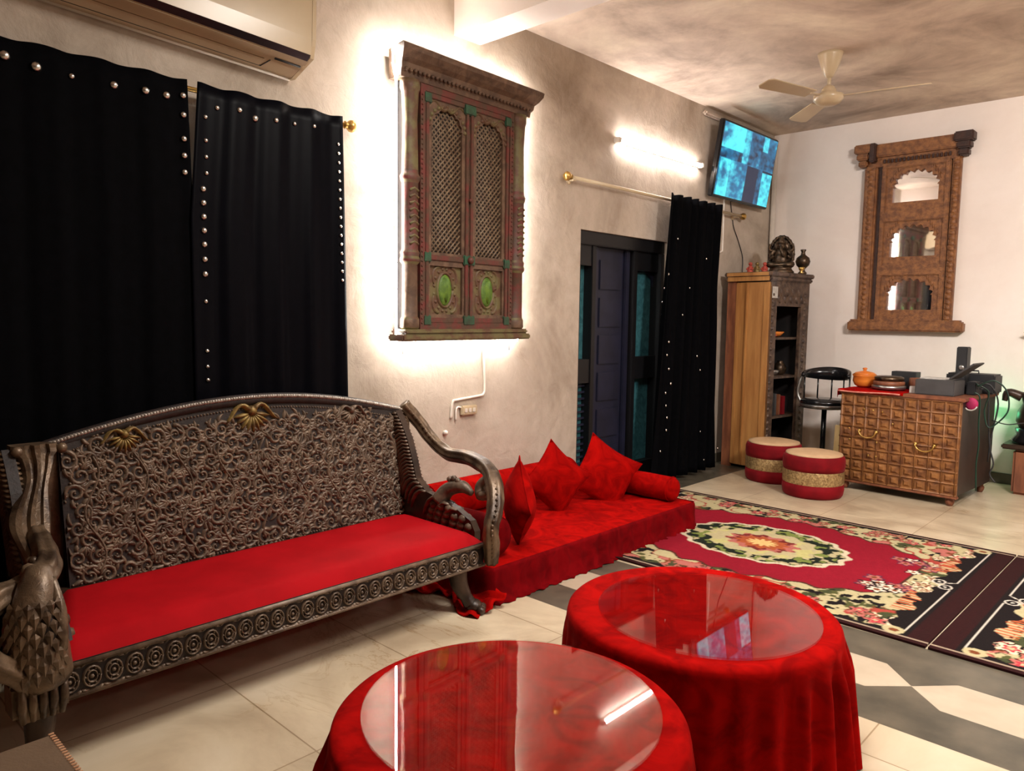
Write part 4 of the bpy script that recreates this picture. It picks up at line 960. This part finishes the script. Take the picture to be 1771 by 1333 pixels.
def lathe_obj(name, prof, mt, label, cat, loc, group=None, seg=20):
    o = MB().lathe(prof, (0, 0, 0), seg).build(name, mt); o.location = loc; return tag(o, label, cat, group)
lathe_obj('dish', [(.05, 0), (.09, .012), (.12, .045), (.115, .05), (.08, .02), (.001, .015)], 'orange', 'orange brown dish on the top shelf of the tall cabinet', 'dish', in_cab(-.19, .36, 1.2005))
box_obj('folded_cloth', (-.2, 0, 0), (-.06, .12, .035), 'redclay', 'folded red cloth beside the dish on the top cabinet shelf', 'cloth', None, in_cab(0, .13, 1.201), R(-6), .01)
lathe_obj('small_pot', [(.03, 0), (.05, .02), (.06, .06), (.045, .10), (.025, .12), (.03, .13)], 'bronze', 'small dark metal pot on the middle shelf of the tall cabinet', 'pot', in_cab(-.15, .48, .846))
t = thing('folded_glasses_stand', 'small pale stand leaning on the middle shelf of the tall cabinet', 'stand', in_cab(-.12, .22, .847), R(-6))
MB().tube([(0, -.04, .005), (0, 0, .15)], .01, 6).tube([(0, .04, .005), (0, 0, .15)], .01, 6).build('support', 'paper', t)
lathe_obj('small_bowl', [(.03, 0), (.06, .02), (.07, .05), (.066, .05), (.04, .02)], 'steel', 'small metal bowl beside the pot on the middle cabinet shelf', 'bowl', in_cab(-.15, .335, .846))

# statue, vase, figurines on the cabinet
ZC = Hc+.021
st = thing('seated_statue', 'dark bronze seated statue with a tall halo on the tall cabinet', 'statue', (-2.975, 6.70, ZC), R(20))
mb = MB(); mb.lathe([(.115, 0), (.12, .015), (.10, .035), (.095, .05), (.11, .06)], (0, 0, 0), 24, sy=.8); mb.build('plinth', 'bronze', st)
mb = MB()
mb.ball((0, 0, .12), .075, 0, 16, 10, (1, .85, 1)); mb.ball((0, -.005, .175), .055, 0, 14, 10, (1, .8, 1.1)); mb.ball((0, -.02, .245), .038, 0, 14, 10)
mb.tube(smooth_path([(0, -.05, .24), (.008, -.075, .20), (.02, -.075, .16), (.035, -.065, .15)], 5), lerp_list([.018, .014, .011, .008], 16), 8)
for s in (-1, 1):
    mb.ball((s*.04, -.01, .245), .026, 0, 10, 6, (1, .3, 1.2))
    mb.tube(smooth_path([(s*.05, 0, .21), (s*.085, -.01, .17), (s*.075, -.05, .14), (s*.06, -.06, .16)], 5), lerp_list([.02, .018, .014, .012], 16), 8)
    mb.tube(smooth_path([(s*.055, 0, .20), (s*.10, .0, .22), (s*.095, -.01, .27)], 5), lerp_list([.018, .014, .012], 11), 8)
    mb.tube(smooth_path([(s*.03, -.03, .085), (s*.10, -.05, .08), (s*.06, -.08, .075), (-s*.01, -.075, .075)], 5), lerp_list([.03, .028, .022, .014], 16), 8)
mb.lathe([(.036, .27), (.03, .29), (.02, .32), (.008, .345)], (0, -.015, 0), 12)
mb.build('figure', 'bronze', st)
mb = MB(); arc = [(.10*math.cos(a), .04, .18+.155*math.sin(a)) for a in [R(-35+250*k/30) for k in range(31)]]
mb.tube(arc, .016, 8); mb.poly([(p[0], p[2]) for p in arc], [], .035, .045, lambda u, v, h: (u, h, v))
for p in arc[::2]: mb.ball(p, .02, 0, 8, 5)
mb.build('halo', 'bronze', st)
lathe_obj('bronze_urn', [(.035, 0), (.04, .01), (.022, .03), (.02, .045), (.055, .08), (.066, .115), (.055, .15), (.022, .175), (.016, .20), (.026, .22), (.022, .225)], 'bronze', 'small dark bronze urn right of the seated statue', 'urn', (-2.845, 6.88, ZC))
for k, (x, y, mt, lab) in enumerate(((-3.17, 6.50, 'redclay', 'leftmost small red clay figurine on the tall cabinet'), (-3.115, 6.52, 'gold', 'small golden figurine between the two red ones on the cabinet'), (-3.06, 6.56, 'redclay', 'small red clay figurine beside the statue on the cabinet'))):
    f = MB(); f.lathe([(.026, 0), (.03, .008), (.024, .03), (.018, .055), (.012, .068)], (0, 0, 0), 12); f.ball((0, 0, .082), .018, 0, 10, 6)
    for s in (-1, 1): f.tube([(s*.016, 0, .055), (s*.03, -.012, .035), (s*.014, -.022, .03)], .007, 6)
    o = f.build('clay_figurine', mt); o.location = (x, y, ZC); tag(o, lab, 'figurine', 'figurines on the tall cabinet')
lathe_obj('brass_cup', [(.016, 0), (.02, .005), (.010, .015), (.024, .035), (.027, .055), (.024, .055)], 'brass', 'small bright cup at the foot of the bronze urn', 'cup', (-2.80, 6.75, ZC))

# ------------------------------------------------------------------ mirror frame on the back wall (front faces -y)
jh = thing('carved_mirror_frame', 'carved brown wooden frame with three arched mirrors on the back wall', 'mirror', (-2.11, YB, 1.27))
y_f = -.075
hw = .385
mb = MB()
holes = []
cxm = .045-.0
zs_ = ((.195, .52-.0), (.67, 0), (1.155, 0))
holes = []
for z0 in (.195, .672, 1.158): holes.append(cusped(cxm, .187, z0, z0+.135, .125, 9, .027, 4))
mb.poly([(-.24, .09), (.325, .09), (.325, 1.48), (-.24, 1.48)], holes, -.045, -.012, lambda u, v, h: (u, h, v))
mid = mb.build('arch_panel', 'jh', jh)
for z0 in (.195, .672, 1.158): MB().box((cxm-.2, -.0115, z0-.02), (cxm+.2, -.008, z0+.31)).build('mirror', 'mirror', jh)
mb = MB()
for z0, z1 in ((.09, .155), (.50, .60), (.985, 1.085), (1.46, 1.5)):
    mb.box((-.235, -.062, z0), (.32, -.045, z1), bev=.008)
for z0 in (.195, .672, 1.158):
    for s in (-1, 1):
        for k in range(5): leafs(mb, cxm+s*(.20-.02*k), z0+.18+.03*k, 1.2 if s > 0 else 1.9, .05, lambda u, v, h: (u, -.045-h, v), 0, .010, .008, .5*s)
for uu in (-.215, .30): mb.box((uu-.022, -.058, .09), (uu+.022, -.045, 1.48), bev=.006)
mb.build('moulding', 'jh', jh)
for s, u0, u1 in ((-1, -.385, -.275), (1, .335, .40)):
    mb = MB(); mb.box((u0, y_f, .09), (u1, -.0, 1.50), bev=.015)
    uc = (u0+u1)/2
    for k in range(30): mb.dome(uc, .12+k*.046, .024, .010, lambda u, v, h: (u, y_f-h, v), 0, 6)
    mb.build('pilaster', 'jh', jh)
MB().box((-.275, -.03, .09), (-.24, -.0, 1.5)).build('shadow_gap', 'jh_dark', jh)
mb = MB(); mb.box((-.46, -.10, 0), (.50, -.0, .09), bev=.012); mb.box((-.44, -.085, .09), (.47, -.0, .105), bev=.004); mb.build('sill', 'jh', jh)
mb = MB(); mb.box((-.35, -.085, 1.575), (.42, -.0, 1.69), bev=.01); mb.box((-.37, -.05, 1.49), (.40, -.0, 1.58), bev=.004); mb.build('lintel', 'jh', jh)
mb = MB()
for k in range(17): mb.box((-.225+k*.033, -.075, 1.515), (-.225+k*.033+.017, -.058, 1.55), bev=.003)
mb.build('dentil_row', 'jh_dark', jh)
for s, u0 in ((-1, -.475), (1, .34)):
    mb = MB()
    mb.box((u0, -.12, 1.62), (u0+.15, 0, 1.70), bev=.01); mb.box((u0+.02, -.11, 1.56), (u0+.13, 0, 1.62), bev=.012); mb.box((u0+.035, -.095, 1.50), (u0+.115, 0, 1.56), bev=.012)
    mb.build('capital', 'jh' if s < 0 else 'jh_dark', jh)
MB().box((-.34, -.125, 1.53), (-.285, -.0, 1.70), bev=.01).build('bracket', 'jh_dark', jh)

# ------------------------------------------------------------------ chest (front faces -y)
ch = thing('carved_chest', 'carved square-panelled brown wooden chest with two brass ring handles', 'chest', (-2.195, 6.205, 0), R(-4))
CW, CD, CH = .875, .80, .80
MB().box((0, .02, .085), (CW-.02, CD, CH-.02)).build('body', 'chest_dark', ch)
mb = MB(); mb.box((0, 0, .07), (CW, .02, CH-.02))
nc, nr = 9, 8; fc = lambda u, v, h: (u, -h, v)
for i in range(nc+1): mb.strip([(.012+i*(CW-.024)/nc, .08), (.012+i*(CW-.024)/nc, CH-.02)], .008, .010, fc)
for j in range(nr+1): mb.strip([(0, .085+j*(CH-.11)/nr), (CW, .085+j*(CH-.11)/nr)], .008, .010, fc)
cw_, rh_ = (CW-.024)/nc, (CH-.11)/nr
for i in range(nc):
    for j in range(nr):
        u = .012+(i+.5)*cw_; v = .085+(j+.5)*rh_
        mb.add([fc(u-.028, v-.026, 0), fc(u+.028, v-.026, 0), fc(u+.028, v+.026, 0), fc(u-.028, v+.026, 0), fc(u, v, .001), fc(u-.014, v-.013, .014), fc(u+.014, v-.013, .014), fc(u+.014, v+.013, .014), fc(u-.014, v+.013, .014)], [(0, 1, 6, 5), (1, 2, 7, 6), (2, 3, 8, 7), (3, 0, 5, 8), (5, 6, 7, 8)])
mb.build('carved_front', 'chest', ch)
mb = MB(); mb.box((-.01, -.012, .06), (CW+.01, .03, .085), bev=.006); mb.build('bottom_rail', 'rust_wood', ch)
MB().box((-.02, -.02, CH-.02), (CW+.02, CD+.01, CH+.01), bev=.006).build('top', 'rust_wood', ch)
MB().box((CW-.02, .02, .085), (CW, CD, CH-.02)).build('side_board', 'chest_dark', ch)
for u, v in ((CW*.26, .47), (CW*.74, .42)):
    mb = MB()
    for s in (-1, 1): mb.lathe([(.016, 0), (.014, -.012), (.006, -.02)], (u+s*.065, -.008, v+.02), 12, axis='y')
    mb.tube([(u+.065*math.cos(a), -.03, v+.02-.05*math.sin(a)) for a in [math.pi*k/12 for k in range(13)]], .006, 8); mb.build('handle', 'brass', ch)
for (u, v) in ((.19, .665), (.26, .66), (.33, .655), (.41, .57), (.08, .5), (.09, .41), (.30, .41), (.24, .3), (.30, .3)): MB().ball((u, -.014, v), .008, 0, 8, 5).build('brass_stud', 'brass', ch)
for x in (.05, CW-.05):
    for y in (.04, CD-.05): MB().lathe([(.018, 0), (.028, .02), (.032, .04), (.022, .055), (.026, .07)], (x, y, 0), 14).build('leg', 'rust_wood', ch)
cmx = Matrix.Translation((-2.195, 6.205, 0)) @ Matrix.Rotation(R(-4), 4, 'Z')
def onc(x, y, z=CH+.0105): return tuple(cmx @ Vector((x, y, z)))
# red cloth on the chest
mb = MB(); nn = 24; vs = []
for j in range(nn+1):
    for i in range(nn+1):
        u, v = i/nn, j/nn; x = -.045+.52*u; y = -.04+.55*v-.0; z = CH+.013+.002*math.sin(u*20)*math.sin(v*17)
        if x < -.022: z -= (-.022-x)*2.4; x = -.024
        if y < -.024: z -= (-.024-y)*1.2+.006*math.sin(u*3.1); y = -.026
        vs.append((x, y, z))
mb.add(vs, [(j*(nn+1)+i, j*(nn+1)+i+1, (j+1)*(nn+1)+i+1, (j+1)*(nn+1)+i) for j in range(nn) for i in range(nn)], 0, True)
o = mb.build('table_mat', ['velvet']); md = o.modifiers.new('t', 'SOLIDIFY'); md.thickness = .003; o.location = (-2.195, 6.205, 0); o.rotation_euler = (0, 0, R(-4))
o2 = MB().tube([(-.02+i*.025, -.03, CH-.002-.004*math.sin(i*.3)) for i in range(20)], .006, 6).build('fringe', 'pinkfringe', o)
tag(o, 'red cloth with pink trim covering the left end of the wooden chest', 'cloth')
ZT = CH+.0165
t = thing('orange_pot', 'round orange pot with a lid at the left end of the chest', 'pot', onc(.06, .28, ZT))
MB().lathe([(.05, 0), (.075, .015), (.09, .05), (.085, .085), (.095, .095), (.09, .1)], (0, 0, 0), 24).build('bowl', 'orange', t)
MB().lathe([(.092, .1), (.07, .118), (.03, .128), (.014, .13), (.012, .14), (.02, .15), (.012, .158)], (0, 0, 0), 24).build('lid', 'orange', t)
lathe_obj('round_tin', [(.10, 0), (.125, .008), (.125, .03), (.118, .034)], 'steel', 'lowest and widest round metal tin in the stack on the red cloth', 'tin', onc(.285, .20, ZT), 'stacked tins on the chest', 28)
lathe_obj('round_tin', [(.11, 0), (.115, .005), (.115, .028), (.10, .034)], 'rust_wood', 'copper coloured round tin in the middle of the stack on the red cloth', 'tin', onc(.285, .20, ZT+.035), 'stacked tins on the chest', 28)
lathe_obj('round_tin', [(.10, 0), (.108, .005), (.108, .028), (.09, .036)], 'bronze', 'dark topmost round tin of the stack on the red cloth', 'tin', onc(.285, .20, ZT+.070), 'stacked tins on the chest', 28)
box_obj('card_box', (0, 0, 0), (.19, .10, .135), 'black_matte', 'black upright box behind the stacked round tins', 'box', None, onc(.225, .40, ZT), R(-4))
t = thing('wooden_loop', 'curved copper handled pan lying behind the stacked tins', 'pan', onc(.46, .34, CH+.0105))
MB().lathe([(.06, 0), (.075, .05), (.07, .1), (.062, .1), (.06, .012), (.001, .01)], (0, 0, 0), 20).build('bowl', 'rust_wood', t)
MB().tube([(.07+.03*math.sin(a), 0, .06+.03*math.cos(a)) for a in [math.pi*k/8 for k in range(9)]], .006, 6).build('handle', 'rust_wood', t)
t.name = 'copper_pan'
box_obj('white_packet', (0, 0, 0), (.05, .06, .05), 'paper', 'small white packet beside the dark grey machine on the chest', 'packet', None, onc(.475, .10, CH+.0105), R(12))
t = thing('card_printer', 'dark grey desktop machine with its lid tilted open on the chest', 'printer', onc(.53, .05), R(-4))
MB().box((0, 0, 0), (.27, .24, .115), bev=.006).build('body', 'grey_plastic', t)
m_ = MB().box((0, 0, 0), (.20, .24, .012), bev=.004).build('lid', 'grey_plastic', t); m_.location = (.235, 0, .122); m_.rotation_euler = (0, R(-38), 0)
MB().box((.02, .03, .116), (.2, .2, .126), bev=.003).build('tray', 'paper', t)
t = thing('speaker_tower', 'tall narrow black device with a round dial standing on the chest', 'speaker', onc(.70, .38), R(-4))
MB().box((0, 0, 0), (.075, .09, .36), bev=.006).build('body', 'black_matte', t)
MB().lathe([(.022, 0), (.02, -.006), (.010, -.008)], (.04, 0, .2), 16, axis='y').build('dial', 'steel', t)
t = thing('black_case', 'low black case behind the machine at the right end of the chest', 'case', onc(.60, .50), R(-4))
MB().box((0, 0, 0), (.34, .20, .15), bev=.012).build('body', 'black_matte', t)
MB().tube([(.1, .1, .15), (.1, .1, .17), (.2, .1, .17), (.2, .1, .15)], .006, 6).build('handle', 'black_matte', t)
t = thing('black_adapter', 'black adapter on the right corner of the chest top, cables leaving it', 'adapter', onc(.80, .31), R(-4))
MB().box((0, 0, 0), (.07, .16, .10), bev=.008).build('body', 'black_matte', t)
# magenta pouch hanging over the chest corner
mb = MB(); mb.ball((0, 0, 0), 1, 0, 16, 10); mb.v = [(v[0]*.045+CW+.03, v[1]*.02+.10, v[2]*.045+CH-.035) for v in mb.v]
o = mb.build('hanging_pouch', 'magenta'); o.location = (-2.195, 6.205, 0); o.rotation_euler = (0, 0, R(-4)); tag(o, 'small magenta pouch hanging from the right corner of the chest', 'pouch')
MB().tube([(CW+.03+.045*math.cos(a), .08, CH-.035+.046*math.sin(a)) for a in [R(200+14*k) for k in range(11)]], .005, 6).build('trim', 'paper', o)
def cab(pts, mt, lab, r=.0055): return wire('power_cable', lab, 'cable', [onc(*p) for p in pts], r, mt, True, 'cables behind the chest')
cab([(.88, .30, .88), (.98, .32, .93), (1.06, .34, .86), (1.08, .34, .72), (1.02, .34, .62), (.96, .33, .58), (.93, .33, .70), (.95, .33, .84), (.87, .30, .90)], 'green_cable', 'looped dark green cable hanging off the right end of the chest')
cab([(.88, .36, .86), (.93, .38, .84), (.95, .38, .60), (.97, .38, .42), (1.0, .38, .30), (.98, .38, .22), (1.02, .38, .16)], 'black_matte', 'black cable hanging nearly to the floor right of the chest')
cab([(.88, .24, .84), (.915, .25, .80), (.92, .25, .6), (.93, .25, .45), (.92, .26, .30), (.93, .26, .1)], 'green_cable', 'dark cable hanging straight down close to the chest side')
cab([(.95, .45, .62), (1.05, .45, .60), (1.15, .45, .62), (1.28, .46, .64)], 'black_matte', 'thin black cable stretched from the chest to the dark stand on the right', .004)
cab([(.88, .40, .90), (.94, .42, .88), (.99, .43, .75), (.96, .43, .5), (.95, .43, .3)], 'black_matte', 'second black cable dangling behind the looped green one', .006)

# ------------------------------------------------------------------ bar stool
bs = thing('bar_stool', 'black bar stool with curved backrest between the tall cabinet and chest', 'stool', (-2.52, 6.72, 0), 0)
MB().lathe([(.19, 0), (.19, .01), (.06, .03), (.03, .05)], (0, 0, 0), 28).build('base', 'steel', bs)
MB().lathe([(.022, .04), (.022, .58)], (0, 0, 0), 14).build('post', 'black_gloss', bs)
MB().lathe([(.12, .575), (.19, .60), (.205, .63), (.205, .645), (.19, .66), (.001, .665)], (0, 0, 0), 30).build('seat', 'black_gloss', bs)
MB().lathe([(.195, .585), (.208, .60), (.21, .615), (.2, .62)], (0, 0, 0), 30).build('seat_ring', 'steel', bs)
mb = MB(); ar = [(.205*math.cos(a), .205*math.sin(a), 0) for a in [R(-5+200*k/24) for k in range(25)]]; n = len(ar)
vs = []
for i, p in enumerate(ar):
    k = math.sin(math.pi*i/(n-1)); h0 = .865-.035*k-.01; h1 = .885+.055*k
    for (f, z) in ((1, h0), (1, h1), (.88, h1), (.88, h0)): vs.append((p[0]*f, p[1]*f, z))
fs = [(4*i+k, 4*i+(k+1) % 4, 4*(i+1)+(k+1) % 4, 4*(i+1)+k) for i in range(n-1) for k in range(4)]+[(0, 1, 2, 3), (4*n-4, 4*n-3, 4*n-2, 4*n-1)]
mb.add(vs, fs, 0, True); mb.build('backrest', 'black_gloss', bs)
for a in (15, 60, 95, 130, 175): MB().tube([(.195*math.cos(R(a)), .195*math.sin(R(a)), .62), (.195*math.cos(R(a)), .195*math.sin(R(a)), .87)], .007, 8).build('spindle', 'black_gloss', bs)
MB().tube(smooth_path([(-.2, -.03, .62), (-.235, -.03, .70), (-.225, -.02, .80), (-.2, 0, .88)], 6), .012, 8).build('arm', 'steel', bs)
o = MB().box((-.028, -.012, 0), (.028, .012, .47), bev=.004).build('wooden_post', 'creamwood'); o.location = (-2.31, 6.48, 0); o.rotation_euler = (R(-3), 0, 0); tag(o, 'short cream wooden post standing between the bar stool and the chest', 'post')

# ------------------------------------------------------------------ ceiling fan
fn_ = thing('ceiling_fan', 'cream ceiling fan hanging from the stained ceiling', 'fan', (-2.11, 5.40, H), R(0))
MB().lathe([(.085, 0), (.08, -.02), (.055, -.10), (.028, -.155), (.016, -.165)], (0, 0, 0), 24).build('canopy', 'cream_plastic', fn_)
MB().lathe([(.013, -.15), (.013, -.24)], (0, 0, 0), 12).build('down_rod', 'cream_plastic', fn_)
MB().lathe([(.02, -.215), (.038, -.228), (.05, -.25), (.052, -.272), (.085, -.28), (.1, -.285), (.1, -.31), (.08, -.335), (.045, -.352), (.001, -.355)], (0, 0, 0), 28).build('motor_housing', 'cream_plastic', fn_)
for k in range(3):
    a = R(12+120*k); m_ = MB()
    m_.box((.09, -.018, -.30), (.20, .018, -.294), bev=.002)
    pr = [(.18, -.05), (.60, -.065), (.63, -.04), (.63, .045), (.60, .065), (.18, .05)]
    m_.poly(pr, [], -.003, .003, lambda u, v, h: (u, v, -.297+h+v*.18))
    o = m_.build('blade', 'cream_plastic', fn_); o.rotation_euler = (0, 0, a)

# ------------------------------------------------------------------ foreground stool, red chair, right hand furniture
t = thing('leather_stool', 'tan leather topped stool with stitched edge in the near left corner', 'stool', (-1.956, .49, 0))
MB().box((0, -.42, .29), (.45, 0, .35), bev=.018).build('seat', 'leather', t)
mb = MB()
for k in range(34): mb.box((.012+k*.013, -.018, .3495), (.018+k*.013, -.006, .3525), bev=.001)
mb.build('stitching', 'stitch', t)
for x in (.03, .42):
    for y in (-.39, -.03): MB().box((x-.02, y-.02, 0), (x+.02, y+.02, .29), bev=.004).build('leg', 'arm_dark', t)
t = thing('red_armchair', 'red upholstered seat cut off by the left edge beyond the sofa arm', 'armchair', (-2.75, .20, 0))
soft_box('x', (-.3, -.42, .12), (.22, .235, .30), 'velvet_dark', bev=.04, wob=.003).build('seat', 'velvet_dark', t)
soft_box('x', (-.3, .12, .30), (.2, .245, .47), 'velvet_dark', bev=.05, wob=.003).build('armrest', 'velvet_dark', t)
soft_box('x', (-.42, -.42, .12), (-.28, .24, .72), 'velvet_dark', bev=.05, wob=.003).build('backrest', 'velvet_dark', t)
for x in (-.25, .17):
    for y in (-.37, .19): MB().lathe([(.02, 0), (.028, .125)], (x, y, 0), 12).build('leg', 'arm_dark', t)
t = thing('carved_stand', 'dark carved wooden stand at the right edge beyond the chest', 'stand', (-.93, 7.12, 0))
mb = MB(); mb.box((-.28, -.16, .36), (.28, .16, .40), bev=.01); mb.build('top', 'arm_dark', t)
MB().box((-.20, -.13, .0), (.22, .13, .36), bev=.02).build('cupboard', 'rust_wood', t)
u = thing('carved_figure', 'dark carved wooden figure standing on the stand at the right edge', 'statue', (-1.02, 7.12, .401))
mb = MB(); mb.lathe([(.14, 0), (.15, .03), (.12, .07), (.13, .12)], (0, 0, 0), 20); mb.build('pedestal', 'black_gloss', u)
mb = MB(); mb.lathe([(.10, .12), (.13, .18), (.12, .26), (.09, .32), (.10, .38), (.05, .44), (.055, .48), (.03, .52)], (0, 0, 0), 20)
for s in (-1, 1): mb.tube(smooth_path([(s*.1, 0, .37), (s*.19, -.02, .40), (s*.21, -.03, .33)], 5), lerp_list([.04, .03, .02], 11), 8)
mb.build('figure', 'arm_dark', u)
u = thing('brass_leaf', 'olive brass leaf ornament on the back wall at the right edge', 'ornament', (-1.0, YB, 1.27))  # leaf ornament, not a lamp
mb = MB(); mb.lathe([(.03, 0), (.03, -.02), (.012, -.03), (.012, -.1)], (0, 0, 0), 14, axis='y')
for a in (170, 130, 50, 10, 270): leafs(mb, 0, 0, R(a), .17, lambda u_, v_, h: (u_, -.09-h, v_), 0, .035, .02, .1)
mb.build('leaves', 'leaf', u); u.name = 'leaf_ornament'

# green indicator lamp glow beside the chest
l = bpy.data.lights.new('green_lamp', 'POINT'); l.energy = 0.4; l.color = (.12, 1, .42); l.shadow_soft_size = .05
o = bpy.data.objects.new('green_lamp', l); COL.objects.link(o); o.location = (-1.34, 7.20, .64)
